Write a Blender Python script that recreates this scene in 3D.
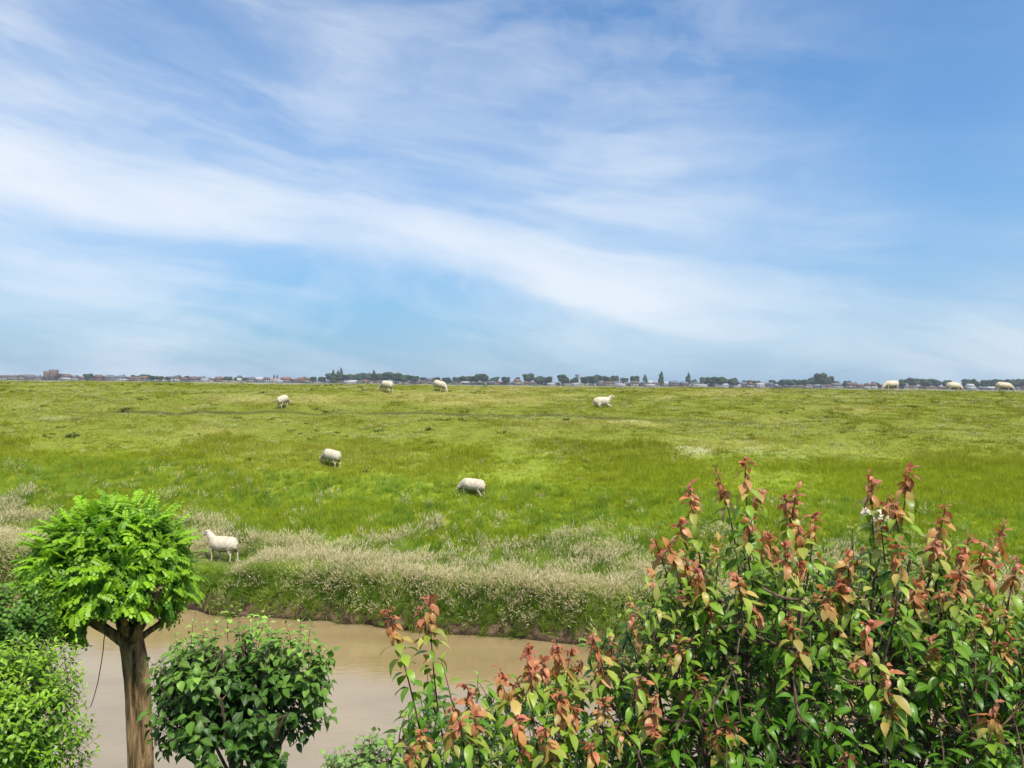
import bpy, bmesh, math, random
import numpy as np
from mathutils import Vector, Matrix

# ------------------------------------------------------------------ scene, camera, sky, sun
for o in list(bpy.data.objects):
    bpy.data.objects.remove(o, do_unlink=True)
S = bpy.context.scene
COL = S.collection
E = 6.2                      # eye height above the ditch water
F = 760.0                    # focal length in pixels of a 1024 px wide picture
cam_data = bpy.data.cameras.new("camera")
cam_data.lens = F / 1024 * 36
cam_data.clip_start = 0.1
cam_data.clip_end = 20000
cam = bpy.data.objects.new("camera", cam_data)
COL.objects.link(cam)
CAM_M = Matrix.Rotation(math.radians(90 - 0.19), 4, 'X') @ Matrix.Rotation(math.radians(0.59), 4, 'Z')
CAM_M = Matrix.Translation((0, 0, E)) @ CAM_M
cam.matrix_world = CAM_M
S.camera = cam
S.render.engine = 'CYCLES'
S.cycles.use_denoising = True
S.cycles.max_bounces = 8
S.cycles.diffuse_bounces = 3
S.cycles.glossy_bounces = 2
S.cycles.transmission_bounces = 4
S.cycles.volume_bounces = 0
S.cycles.caustics_reflective = False
S.cycles.caustics_refractive = False
S.view_settings.view_transform = 'Standard'
S.view_settings.look = 'None'
S.view_settings.gamma = 1
S.view_settings.use_curve_mapping = False
S.view_settings.exposure = 1.1

SUN_EL, SUN_AZ = 57.0, 148.0      # degrees; azimuth clockwise from the view direction (+Y)
sun_d = bpy.data.lights.new("sun", 'SUN')
sun_d.energy = 3.0
sun_d.angle = math.radians(2.5)
sun_d.color = (1.0, 0.95, 0.87)
sun = bpy.data.objects.new("sun", sun_d)
COL.objects.link(sun)
sv = Vector((math.sin(math.radians(SUN_AZ)) * math.cos(math.radians(SUN_EL)),
             math.cos(math.radians(SUN_AZ)) * math.cos(math.radians(SUN_EL)),
             math.sin(math.radians(SUN_EL))))
sun.rotation_euler = sv.to_track_quat('Z', 'Y').to_euler()
sun.location = sv * 60


class NT:
    """small wrapper for writing node trees"""
    def __init__(s, tree):
        s.t = tree
        s.n = tree.nodes
        s.l = tree.links

    def node(s, typ, **kw):
        nd = s.n.new(typ)
        for k, v in kw.items():
            setattr(nd, k, v)
        return nd

    def put(s, sock, v):
        if v is None:
            return
        if isinstance(v, bpy.types.NodeSocket):
            s.l.new(v, sock)
        else:
            sock.default_value = v

    def math(s, op, a, b=None, c=None, clamp=False):
        nd = s.node('ShaderNodeMath', operation=op, use_clamp=clamp)
        for i, v in enumerate((a, b, c)):
            s.put(nd.inputs[i], v)
        return nd.outputs[0]

    def vmath(s, op, a, b=None):
        nd = s.node('ShaderNodeVectorMath', operation=op)
        s.put(nd.inputs[0], a)
        s.put(nd.inputs[1], b)
        return nd.outputs['Value'] if op in ('DOT_PRODUCT', 'LENGTH') else nd.outputs[0]

    def noise(s, vec, scale, detail=4, rough=0.55, dist=0.0):
        nd = s.node('ShaderNodeTexNoise')
        s.put(nd.inputs['Vector'], vec)
        nd.inputs['Scale'].default_value = scale
        nd.inputs['Detail'].default_value = detail
        nd.inputs['Roughness'].default_value = rough
        nd.inputs['Distortion'].default_value = dist
        return nd.outputs['Fac']

    def mr(s, v, a, b, c=0.0, d=1.0, smooth=False):
        nd = s.node('ShaderNodeMapRange')
        if smooth:
            nd.interpolation_type = 'SMOOTHSTEP'
        s.put(nd.inputs[0], v)
        for i, q in enumerate((a, b, c, d)):
            nd.inputs[i + 1].default_value = q
        return nd.outputs[0]

    def mix(s, f, a, b, blend='MIX'):
        nd = s.node('ShaderNodeMix', data_type='RGBA', blend_type=blend)
        s.put(nd.inputs['Factor'], f)
        for nm, v in (('A', a), ('B', b)):
            sock = [q for q in nd.inputs if q.name == nm and q.type == 'RGBA'][0]
            s.put(sock, v if isinstance(v, bpy.types.NodeSocket) or len(v) == 4 else (*v, 1))
        return [q for q in nd.outputs if q.type == 'RGBA'][0]

    def ramp(s, f, stops, interp='LINEAR'):
        nd = s.node('ShaderNodeValToRGB')
        s.put(nd.inputs[0], f)
        cr = nd.color_ramp
        cr.interpolation = interp
        while len(cr.elements) < len(stops):
            cr.elements.new(0.5)
        for e, (p, c) in zip(cr.elements, stops):
            e.position = p
            e.color = (*c, 1)
        return nd.outputs[0]

    def xyz(s, x, y, z):
        nd = s.node('ShaderNodeCombineXYZ')
        s.put(nd.inputs[0], x)
        s.put(nd.inputs[1], y)
        s.put(nd.inputs[2], z)
        return nd.outputs[0]


def pix_dir(x, y):
    d = Vector(((x - 512) / F, -(y - 384) / F, -1.0))
    return (CAM_M.to_3x3() @ d).normalized()


def at(x, y, Y):
    """world point seen at photo pixel x, y at distance Y in front of the camera"""
    d = pix_dir(x, y)
    return Vector((0, 0, E)) + d * (Y / d.y)


def build_world():
    w = bpy.data.worlds.new("World")
    S.world = w
    w.use_nodes = True
    T = NT(w.node_tree)
    T.n.clear()
    out = T.node('ShaderNodeOutputWorld')
    bg = T.node('ShaderNodeBackground')
    T.l.new(bg.outputs[0], out.inputs[0])
    sky = T.node('ShaderNodeTexSky', sky_type='NISHITA')
    sky.sun_disc = False
    sky.sun_elevation = math.radians(SUN_EL)
    sky.sun_rotation = math.radians(SUN_AZ)
    sky.altitude = 0
    sky.air_density = SKY_AIR
    sky.dust_density = 0.0
    sky.ozone_density = 2.0
    tc = T.node('ShaderNodeTexCoord')
    d = tc.outputs['Generated']
    sp = T.node('ShaderNodeSeparateXYZ')
    T.l.new(d, sp.inputs[0])
    x, y, z = sp.outputs
    az = T.math('ARCTAN2', x, y)
    el = T.math('ARCSINE', z)
    # cirrus sheet: direction projected on a high plane, so it keeps its perspective
    zz = T.math('MAXIMUM', T.math('ADD', z, 0.10), 0.03)
    px = T.math('DIVIDE', x, zz)
    py = T.math('DIVIDE', y, zz)
    # angular coordinates, streaks run from upper left to lower right
    ca = T.math('ADD', T.math('MULTIPLY', az, 1.0), T.math('MULTIPLY', el, -0.3))
    cb = T.math('ADD', T.math('MULTIPLY', el, 3.0), T.math('MULTIPLY', az, 0.5))
    streak = T.xyz(ca, cb, 0.37)
    wv = T.node('ShaderNodeTexNoise')
    T.put(wv.inputs['Vector'], streak)
    wv.inputs['Scale'].default_value = 2.2
    wv.inputs['Detail'].default_value = 3
    off = T.vmath('MULTIPLY', T.vmath('SUBTRACT', wv.outputs['Color'], (0.5, 0.5, 0.5)), (0.4, 0.4, 0.4))
    sv_ = T.vmath('ADD', streak, off)
    n1 = T.noise(sv_, 1.6, 6, 0.52)
    n2 = T.noise(T.vmath('ADD', T.vmath('MULTIPLY', sv_, (1.0, 2.2, 1.0)), (7.3, 2.2, 1.1)), 2.6, 7, 0.56)
    n3 = T.noise(T.vmath('ADD', sv_, (3.1, 9.2, 4.1)), 1.3, 4, 0.5)
    # the main band, elevation as a function of azimuth
    fc = T.node('ShaderNodeFloatCurve')
    pts = []
    for X, Yp in BAND:
        dd = pix_dir(X, Yp)
        pts.append((math.atan2(dd.x, dd.y), math.asin(dd.z)))
    T.put(fc.inputs['Value'], T.mr(az, -1.2, 1.2))
    cv = fc.mapping.curves[0]
    P = [((a + 1.2) / 2.4, e / 0.6) for a, e in pts]
    cv.points[0].location = (0, P[0][1] + 0.08)
    cv.points[1].location = (1, P[-1][1] - 0.05)
    for p_ in P:
        cv.points.new(*p_)
    fc.mapping.update()
    ec = T.math('MULTIPLY', fc.outputs[0], 0.6)
    jig = T.math('MULTIPLY', T.math('SUBTRACT', n3, 0.5), 0.15)
    dist = T.math('SUBTRACT', T.math('ADD', el, jig), ec)
    up = T.math('GREATER_THAN', dist, 0.0)
    wdt = T.math('ADD', T.math('MULTIPLY', up, 0.045), 0.020)      # soft above, crisper below
    q = T.math('DIVIDE', dist, wdt)
    band = T.math('EXPONENT', T.math('MULTIPLY', T.math('MULTIPLY', q, q), -1.0))
    band = T.math('MULTIPLY', band, T.mr(n2, 0.32, 0.62, 0.35, 1.1))
    band = T.math('MULTIPLY', band, T.mr(az, 0.24, 0.42, 1.0, 0.25))
    tot = T.math('MULTIPLY', band, 0.78)
    for bx, by, sg, st in BLOBS:
        c = pix_dir(bx, by)
        dot = T.vmath('DOT_PRODUCT', d, tuple(c))
        g = T.math('EXPONENT', T.math('MULTIPLY', T.math('SUBTRACT', dot, 1.0), 1.0 / (1 - math.cos(math.radians(sg)))))
        g = T.math('MULTIPLY', g, T.mr(n2, 0.34, 0.66, 0.25, 1.25))
        tot = T.math('ADD', tot, T.math('MULTIPLY', g, st * 0.72))
    n4 = T.noise(T.vmath('ADD', T.xyz(az, T.math('MULTIPLY', el, 1.7), 0.2), off), 5.5, 7, 0.58)
    veil = T.math('ADD', T.math('MULTIPLY', T.mr(n2, 0.46, 0.72), 0.20), T.math('MULTIPLY', T.mr(n4, 0.47, 0.72), 0.24))
    veil2 = T.math('MULTIPLY', T.mr(n1, 0.42, 0.72), 0.14)
    cc = pix_dir(960, 90)
    clear = T.math('EXPONENT', T.math('MULTIPLY', T.math('SUBTRACT', T.vmath('DOT_PRODUCT', d, tuple(cc)), 1.0), 1.0 / (1 - math.cos(math.radians(15)))))
    tot = T.math('ADD', tot, T.math('MULTIPLY', T.math('ADD', veil, veil2), T.math('SUBTRACT', 1.0, T.math('MULTIPLY', clear, 0.95))))
    # unseen bright cloud added overhead to whiten the water and soften the light
    high = T.math('MULTIPLY', T.mr(el, 0.46, 0.60), T.mr(n1, 0.30, 0.55, 0.5, 0.95))
    tot = T.math('MAXIMUM', tot, high)
    tot = T.math('SUBTRACT', 1.0, T.math('EXPONENT', T.math('MULTIPLY', tot, -1.25)))
    tot = T.math('MINIMUM', tot, 0.95)
    cloud = T.mix(T.mr(el, 0.0, 0.35), (6.3, 6.7, 7.2), (6.6, 6.9, 7.4))
    cloud = T.mix(T.mr(el, 0.50, 0.75), cloud, (11.0, 10.8, 10.6))  # added overhead cloud, brightened for more ambient light
    scol = T.mix(1.0, sky.outputs[0], SKY_TINT, 'MULTIPLY')
    # thin bluish haze low over the horizon
    low = T.math('EXPONENT', T.math('MULTIPLY', T.math('MAXIMUM', el, 0.0), -3.6))
    scol = T.mix(T.math('MULTIPLY', low, 0.97), scol, HAZE_COL)
    col = T.mix(tot, scol, cloud)
    T.l.new(col, bg.inputs[0])
    bg.inputs[1].default_value = SKY_STR


HAZE_COL = (1.85, 3.0, 4.35)
SKY_STR = 0.065
SKY_AIR = 1.0
SKY_TINT = (0.55, 0.98, 1.30)
BAND = [(0, 165), (100, 200), (200, 215), (300, 228), (400, 243), (500, 275), (600, 305), (700, 328), (800, 338), (1000, 352)]
BLOBS = [(-10, 165, 3.6, 1.1), (340, 66, 3.0, .22), (200, 50, 9, .22), (650, 195, 8, .46), (850, 255, 4.0, .34),
         (1020, 345, 6, .55), (80, 330, 9, .36), (160, 368, 4, .35), (560, 350, 8, .22), (450, 150, 9, .18), (620, 300, 6, .15), (-20, 0, 8, .45), (60, 250, 6, .25), (250, 190, 6, .2)]
build_world()

# ------------------------------------------------------------------ helpers
rng = np.random.default_rng(7)
random.seed(7)


def tag(o, label=None, cat=None, group=None, kind=None):
    if label:
        o['label'] = label
    if cat:
        o['category'] = cat
    if group:
        o['group'] = group
    if kind:
        o['kind'] = kind
    return o


def link(name, me, parent=None, mats=()):
    o = bpy.data.objects.new(name, me)
    COL.objects.link(o)
    for m in mats:
        me.materials.append(m)
    if parent:
        o.parent = parent
    return o


def empty(name, loc, rz=0.0):
    o = bpy.data.objects.new(name, None)
    COL.objects.link(o)
    o.empty_display_size = 0.2
    o.location = loc
    o.rotation_euler = (0, 0, rz)
    return o


def copy_tree(o, parent=None):
    c = o.copy()
    COL.objects.link(c)
    c.parent = parent
    for ch in [q for q in bpy.data.objects if q.parent == o]:
        copy_tree(ch, c)
    return c


def mesh_np(name, V, Fc, smooth=False, attrs=None, matidx=None):
    """V (n,3); Fc list of (m,k) index arrays of quads or triangles"""
    me = bpy.data.meshes.new(name)
    if not isinstance(Fc, (list, tuple)):
        Fc = [Fc]
    V = np.asarray(V, dtype=np.float32)
    loops = np.concatenate([np.asarray(f).ravel() for f in Fc]).astype(np.int32)
    tot = np.concatenate([np.full(len(f), np.asarray(f).shape[1]) for f in Fc]).astype(np.int32)
    start = np.concatenate([[0], np.cumsum(tot)[:-1]]).astype(np.int32)
    me.vertices.add(len(V))
    me.vertices.foreach_set('co', V.ravel())
    me.loops.add(len(loops))
    me.loops.foreach_set('vertex_index', loops)
    me.polygons.add(len(tot))
    me.polygons.foreach_set('loop_start', start)
    me.polygons.foreach_set('loop_total', tot)
    if smooth:
        me.polygons.foreach_set('use_smooth', np.ones(len(tot), dtype=bool))
    if matidx is not None:
        me.polygons.foreach_set('material_index', np.asarray(matidx, dtype=np.int32))
    for k, v in (attrs or {}).items():
        v = np.asarray(v, dtype=np.float32)
        if v.ndim == 2:
            a = me.attributes.new(k, 'FLOAT_VECTOR', 'POINT')
            a.data.foreach_set('vector', v.ravel())
        else:
            a = me.attributes.new(k, 'FLOAT', 'POINT')
            a.data.foreach_set('value', v)
    me.update(calc_edges=True)
    return me


_perm = np.random.default_rng(3).random((256, 256))


def vnoise(x, y):
    xi = np.floor(x).astype(int)
    yi = np.floor(y).astype(int)
    fx = x - xi
    fy = y - yi
    fx = fx * fx * (3 - 2 * fx)
    fy = fy * fy * (3 - 2 * fy)
    g = lambda a, b: _perm[a & 255, b & 255]
    return (g(xi, yi) * (1 - fx) + g(xi + 1, yi) * fx) * (1 - fy) + (g(xi, yi + 1) * (1 - fx) + g(xi + 1, yi + 1) * fx) * fy


def fbm(x, y, o=3):
    s = 0
    a = 0.5
    for i in range(o):
        s = s + a * (vnoise(x * 2 ** i + 17.3 * i, y * 2 ** i + 5.1 * i) - 0.5)
        a *= 0.5
    return s


def material(name):
    m = bpy.data.materials.new(name)
    m.use_nodes = True
    T = NT(m.node_tree)
    T.n.clear()
    out = T.node('ShaderNodeOutputMaterial')
    return m, T, out


def principled(T, out, col, rough=0.7, spec=0.3, bump=None, bstr=0.3, bdist=0.02, **kw):
    b = T.node('ShaderNodeBsdfPrincipled')
    T.put(b.inputs['Base Color'], col if isinstance(col, bpy.types.NodeSocket) else (*col, 1))
    T.put(b.inputs['Roughness'], rough)
    T.put(b.inputs['Specular IOR Level'], spec)
    for k, v in kw.items():
        T.put(b.inputs[k], v)
    if bump is not None:
        bn = T.node('ShaderNodeBump')
        bn.inputs['Strength'].default_value = bstr
        bn.inputs['Distance'].default_value = bdist
        T.put(bn.inputs['Height'], bump)
        T.l.new(bn.outputs[0], b.inputs['Normal'])
    if out is not None:
        T.l.new(b.outputs[0], out.inputs[0])
    return b


def simple(name, col, rough=0.8, spec=0.2, var=0.25, scale=3.0):
    m, T, out = material(name)
    tc = T.node('ShaderNodeTexCoord')
    n = T.noise(tc.outputs['Object'], scale, 4)
    c = T.mix(T.mr(n, 0.3, 0.7), tuple(q * (1 - var) for q in col), tuple(min(1, q * (1 + var)) for q in col))
    principled(T, out, c, rough, spec)
    return m


def geo_pos(T):
    g = T.node('ShaderNodeNewGeometry')
    return g.outputs['Position']


# ------------------------------------------------------------------ terrain
YC = 54.0


def Yd(X):
    """far water line of the ditch"""
    X = np.asarray(X, dtype=float)
    return 18.3 - 0.23 * 60 * np.tanh(X / 60) + 0.5 * (vnoise(X * 0.55 + 9, X * 0 + 3) - 0.5) + 0.28 * (vnoise(X * 1.9 + 3, X * 0 + 8) - 0.5)


PT = np.array([0, .065, .16, .28, .42, .5, .6, .7, .78, .85, .92, 1.0, 1.06, 1.14])
PZ = np.array([.50, 1.0, 1.75, 2.68, 3.55, 4.0, 4.50, 4.95, 5.28, 5.54, 5.74, 5.86, 5.80, 5.45])


def Zt(X, t):
    """height of the dike at field parameter t (0 bank top, 1 crest)"""
    X = np.asarray(X, float)
    t = np.asarray(t, float)
    yd = Yd(X)
    Y = yd + t * (YC - yd)
    tt = np.clip(t, 0, 1.14)
    z = np.interp(tt, PT, PZ)
    z = 0.5 * z + 0.25 * (np.interp(np.clip(tt - .04, 0, 2), PT, PZ) + np.interp(tt + .04, PT, PZ))
    z = np.where(t > 1.14, 5.45 - (t - 1.14) * 36 * 0.33, z)
    z = np.maximum(z, 1.0)
    a = Y - yd
    und = 0.55 * fbm(X / 9, Y / 6, 2) + 0.34 * fbm(X / 1.5 + 4, Y / 0.8, 3) * np.clip((t - .1) / .3, .3, 1)
    und = und * np.clip(a / 6, 0.15, 1) * np.where(t > 0.85, 0.30, 1.0)
    # long sheep terrace cut across the slope
    yp = path_y(X)
    q = Y - yp
    und = und + 0.11 * np.clip(q / 0.22, 0, 1) * np.exp(-np.clip(q, 0, 9) / 1.3) * path_w(X) - 0.05 * np.exp(-((q + 0.3) / 0.3) ** 2) * path_w(X)
    z = z + und
    # steep little scarp at the water
    s = np.clip(a / 0.35, -1, 1)
    z = np.where(a < 0.35, -0.25 + (z + 0.25) * np.clip(s, 0, 1) ** 0.5, z)
    z = np.where(a < 0, -0.25 + a * 0.6, z)
    return z


def path_y(X):
    X = np.asarray(X, float)
    return 40.9 - 0.17 * np.clip(X + 13, 0, 30) + 0.6 * np.sin(X * 0.11 + 1) - 0.010 * X + 0.5 * (vnoise(X * 0.3, X * 0 + 2.5) - .5)


def path_w(X):
    X = np.asarray(X, float)
    return np.clip((X + 26) / 6, 0, 1) * np.clip((17 - X) / 6, 0, 1) * (0.75 + 0.4 * vnoise(X * 0.5 + 7, X * 0 + 1))


def ZXY(X, Y):
    yd = Yd(X)
    return Zt(X, (np.asarray(Y, float) - yd) / (YC - yd))


def on_field(px, py, ymax=56.0):
    """point of the dike surface seen at a photo pixel"""
    d = pix_dir(px, py)
    Ys = np.arange(17, ymax, 0.02)
    X = d.x / d.y * Ys
    Z = E + d.z / d.y * Ys
    G = ZXY(X, Ys)
    ok = (G >= Z) & (Ys > Yd(X) + 0.3)
    k = np.argmax(ok) if ok.any() else int(np.argmin(np.where(Ys > 45, np.abs(Z - G), 9)))
    return Vector((X[k], Ys[k], float(G[k])))


# field materials -------------------------------------------------
def grass_zone_color(T, pos, dry=0.0):
    """pigment of grass by where it grows: olive, cropped upper slope; lush green strip; pale bank"""
    n = T.noise(T.vmath('MULTIPLY', pos, (0.35, 0.8, 0.5)), 1.0, 5, 0.6)
    n2 = T.noise(T.vmath('MULTIPLY', pos, (0.45, 1.3, 0.4)), 3.6, 5, 0.68)
    n3 = T.noise(T.vmath('MULTIPLY', pos, (0.10, 0.22, 0.1)), 1.0, 3, 0.5)
    sp = T.node('ShaderNodeSeparateXYZ')
    T.l.new(pos, sp.inputs[0])
    yy = T.math('ADD', sp.outputs[1], T.math('MULTIPLY', sp.outputs[0], 0.10))
    yy = T.math('ADD', yy, T.math('MULTIPLY', T.math('SUBTRACT', n, 0.5), 3.5))
    f = T.mr(yy, 25.0, 37.0, smooth=True)
    lush = T.mix(T.mr(n2, .35, .65), G_LUSH[0], G_LUSH[1])
    crop = T.mix(T.mr(n2, .35, .65), G_CROP[0], G_CROP[1])
    crop = T.mix(T.mr(n3, .50, .66), crop, G_CROP[2])
    bank = T.mix(T.mr(n2, .35, .65), (0.05, 0.105, 0.006), (0.105, 0.185, 0.010))
    lush = T.mix(T.mr(yy, 19.0, 23.5, smooth=True), bank, lush)
    return T.mix(f, lush, crop)


G_LUSH = [(0.215, 0.295, 0.018), (0.30, 0.39, 0.030)]
G_CROP = [(0.165, 0.20, 0.020), (0.235, 0.265, 0.036), (0.32, 0.31, 0.085)]


def make_ground_mat():
    m, T, out = material('pasture_ground')
    pos = geo_pos(T)
    col = grass_zone_color(T, pos)
    fine = T.noise(pos, 9.0, 5, 0.7)
    col = T.mix(T.mr(fine, .35, .60), T.mix(0.62, col, (0.035, 0.045, 0.010)), T.mix(0.25, col, (0.05, 0.06, 0.012)))
    # worn earth
    at_ = T.node('ShaderNodeAttribute', attribute_name='worn')
    wn = T.math('MULTIPLY', at_.outputs['Fac'], T.mr(fine, .3, .55, .5, 1.0))
    col = T.mix(wn, col, (0.035, 0.032, 0.014))
    at2 = T.node('ShaderNodeAttribute', attribute_name='bleach')
    col = T.mix(T.math('MULTIPLY', at2.outputs['Fac'], T.mr(fine, .42, .62, 0, .75)), col, (0.50, 0.47, 0.36))
    sp = T.node('ShaderNodeSeparateXYZ')
    T.l.new(pos, sp.inputs[0])
    low = T.mr(sp.outputs[2], 0.25, 0.62, 1.0, 0.0)
    soil = T.mix(T.mr(T.noise(pos, 4.0, 4), .4, .6), (0.05, 0.035, 0.02), (0.17, 0.115, 0.07))
    col = T.mix(low, col, soil)
    edge_dark = T.mr(sp.outputs[2], 0.0, 0.10, 1.0, 0.0)  # bank darkens towards the water line
    col = T.mix(edge_dark, col, (0.025, 0.018, 0.010))
    principled(T, out, col, 0.9, 0.1, bump=T.noise(pos, 14.0, 5, .7), bstr=0.6, bdist=0.05)
    return m


def build_pasture():
    xs = np.concatenate([np.linspace(-260, -48, 70)[:-1], np.arange(-46, 46, 0.22), np.linspace(48, 260, 70)])
    ts = np.concatenate([[-0.03, -0.01, 0.0005, 0.003, 0.006, 0.010, 0.014, 0.02, 0.03], np.linspace(0.04, 0.3, 44)[:-1],
                         np.linspace(0.3, 1.2, 190), np.linspace(1.22, 1.9, 20)])
    X, Tt = np.meshgrid(xs, ts)
    yd = Yd(X)
    Y = yd + Tt * (YC - yd)
    Z = Zt(X, Tt)
    V = np.stack([X, Y, Z], -1).reshape(-1, 3)
    nx, ny = len(xs), len(ts)
    i = np.arange((ny - 1) * (nx - 1))
    r, c = i // (nx - 1), i % (nx - 1)
    a = r * nx + c
    Fq = np.stack([a, a + 1, a + nx + 1, a + nx], -1)
    worn = np.exp(-((Y - path_y(X) - .10) / 0.13) ** 2) * np.clip(path_w(X), 0, 1)
    bleach = np.zeros_like(X)
    for px, py, rx, ry, s in BLEACH:
        p = on_field(px, py)
        bleach += s * np.exp(-((X - p.x) / rx) ** 2 - ((Y - p.y) / ry) ** 2)
    me = mesh_np('pasture', V, Fq, True, {'worn': worn.ravel(), 'bleach': np.clip(bleach, 0, 1).ravel()})
    o = link('grass_dike', me, mats=[make_ground_mat()])
    tag(o, 'long green pasture slope rising from the ditch to the dike crest', 'ground', kind='structure')


BLEACH = [(705, 450, 2.6, .5, 1.0), (690, 447, 1.2, .4, .8), (560, 441, 1.0, .4, .6), (630, 420, 1.3, .25, .8), (60, 418, 1.6, .35, .5), (560, 451, 1.4, .4, .4), (395, 436, 1.5, .4, .35)]
build_pasture()


# ------------------------------------------------------------------ water
def build_water():
    m, T, out = material('muddy_water')
    pos = geo_pos(T)
    n = T.noise(T.vmath('MULTIPLY', pos, (0.5, 1.0, 1.0)), 0.7, 3)
    col = T.mix(T.mr(n, .35, .65), W_COL[0], W_COL[1])
    r1 = T.noise(T.vmath('MULTIPLY', pos, (1.0, 2.6, 1.0)), 2.4, 3, 0.55)
    r2 = T.noise(T.vmath('MULTIPLY', pos, (1.0, 1.8, 1.0)), 11.0, 2, 0.5)
    patch = T.mr(T.noise(T.vmath('MULTIPLY', pos, (.6, 1.0, 1.0)), 0.55, 2), .42, .62)
    h = T.math('ADD', T.math('MULTIPLY', r1, 0.8), T.math('MULTIPLY', T.math('MULTIPLY', r2, 0.22), patch))
    b = principled(T, None, col, 0.10, 0.5, bump=h, bstr=0.5, bdist=0.014)
    b.inputs['IOR'].default_value = W_IOR
    b.inputs['Specular Tint'].default_value = (1.0, 0.88, 0.76, 1)
    T.l.new(b.outputs[0], out.inputs[0])
    xs = np.concatenate([np.linspace(-260, -40, 30)[:-1], np.linspace(-40, 40, 160), np.linspace(40, 260, 30)[1:]])
    y1 = Yd(xs) + 0.5
    y0 = Yd(xs) - 12.0
    V = np.concatenate([np.stack([xs, y0, xs * 0], -1), np.stack([xs, y1, xs * 0], -1)])
    k = np.arange(len(xs) - 1)
    Fq = np.stack([k, k + 1, k + 1 + len(xs), k + len(xs)], -1)
    o = link('ditch_water', mesh_np('ditch_water', V, Fq), mats=[m])
    tag(o, 'brown muddy water of the ditch below the garden', 'water', kind='structure')
    # the wide river behind the dike
    m2, T, out = material('river_water')
    pos = geo_pos(T)
    principled(T, out, (0.20, 0.21, 0.22), 0.45, 0.25, bump=T.noise(pos, 0.25, 4), bstr=0.8, bdist=0.3)
    V = [(-6000, 66, 1.2), (6000, 66, 1.2), (6000, 868, 1.2), (-6000, 868, 1.2)]
    o = link('river', mesh_np('river', V, np.array([[0, 1, 2, 3]])), mats=[m2])
    tag(o, 'pale grey river strip between the dike crest and the far town', 'water', kind='structure')
    m3, T, out = material('far_land')
    pos = geo_pos(T)
    n = T.noise(pos, 0.02, 4)
    principled(T, out, T.mix(T.mr(n, .4, .6), (0.05, 0.075, 0.02), (0.12, 0.12, 0.06)), 0.9, 0.1)
    xs = [-6000, 6000]
    V = [(x, y, z) for y, z in ((862, 0.9), (868, 2.2), (9000, 2.2)) for x in xs]
    o = link('far_shore', mesh_np('far_shore', V, np.array([[0, 1, 3, 2], [2, 3, 5, 4]])), mats=[m3])
    tag(o, 'low green far shore the town stands on', 'ground', kind='structure')


W_COL = [(0.24, 0.175, 0.085), (0.29, 0.22, 0.115)]
W_IOR = 3.9
build_water()


def build_garden():
    m, T, out = material('lawn')
    pos = geo_pos(T)
    n = T.noise(pos, 2.0, 4)
    f = T.noise(pos, 30.0, 3, .7)
    c = T.mix(T.mr(n, .4, .6), (0.06, 0.11, 0.015), (0.11, 0.16, 0.03))
    c = T.mix(T.mr(f, .35, .6), (0.03, 0.045, 0.012), c)
    principled(T, out, c, 0.9, 0.1, bump=f, bstr=.6, bdist=.04)
    xs = np.linspace(-80, 80, 220)
    rows = [(-9.0 + 0.4, -0.2), (-9.0, 0.06), (-9.35, 0.38), (-9.9, 0.58), (-11, 0.62), (-14, 0.62)]
    V = []
    for dy, z in rows:
        V.append(np.stack([xs, Yd(xs) + dy + 0.25 * fbm(xs * 1.3, xs * 0 + dy, 3), xs * 0 + z], -1))
    V.append(np.stack([xs, xs * 0 - 40, xs * 0 + 0.62], -1))
    V = np.concatenate(V)
    n_ = len(xs)
    Fq = []
    for r in range(6):
        k = np.arange(n_ - 1) + r * n_
        Fq.append(np.stack([k + n_, k + n_ + 1, k + 1, k], -1))
    o = link('garden_lawn', mesh_np('garden_lawn', V, np.concatenate(Fq), True), mats=[m])
    tag(o, 'garden lawn and near bank of the ditch', 'ground', kind='structure')


build_garden()
GZ = 0.62


# ------------------------------------------------------------------ grass
def blade_set(n, h, r, wid, bend, seed, spread=0.5, seg=3):
    R = np.random.default_rng(seed)
    V, Fq, A = [], [], []
    for i in range(n):
        a = R.uniform(0, 2 * math.pi)
        d = r * math.sqrt(R.random())
        b = np.array([math.cos(a) * d, math.sin(a) * d, -0.03])
        hh = h * R.uniform(0.55, 1.1)
        ang = a + R.normal(0, 0.8)
        lean = np.array([math.cos(ang), math.sin(ang), 0]) * R.uniform(0.1, 1) * spread
        fa = R.uniform(0, math.pi)
        side = np.array([math.cos(fa), math.sin(fa), 0]) * wid * R.uniform(.7, 1.3) / 2
        k0 = len(V)
        for s in range(seg + 1):
            u = s / seg
            p = b + np.array([0, 0, hh * (u - 0.25 * bend * u * u)]) + lean * hh * (0.35 * u + bend * u * u)
            w = (1 - u ** 1.6)
            if s < seg:
                V += [p - side * w, p + side * w]
                A += [u, u]
            else:
                V.append(p)
                A.append(1.0)
        for s in range(seg - 1):
            q = k0 + 2 * s
            Fq.append([q, q + 1, q + 3, q + 2])
        q = k0 + 2 * (seg - 1)
        Fq.append([q, q + 1, q + 2, q + 2])
    return V, Fq, A


def finish_tuft(name, V, Fq, A, mats, midx=None):
    quads = np.array([f for f in Fq if f[2] != f[3]]).reshape(-1, 4)
    tris = np.array([f[:3] for f in Fq if f[2] == f[3]]).reshape(-1, 3)
    mi = None
    if midx is not None:
        mi = [m for f, m in zip(Fq, midx) if f[2] != f[3]] + [m for f, m in zip(Fq, midx) if f[2] == f[3]]
    fl = [x for x in (quads, tris) if len(x)]
    me = mesh_np(name, V, fl, False, {'tip': A}, mi)
    for m in mats:
        me.materials.append(m)
    return bpy.data.objects.new(name, me)          # source of instances, not placed in the scene


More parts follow.
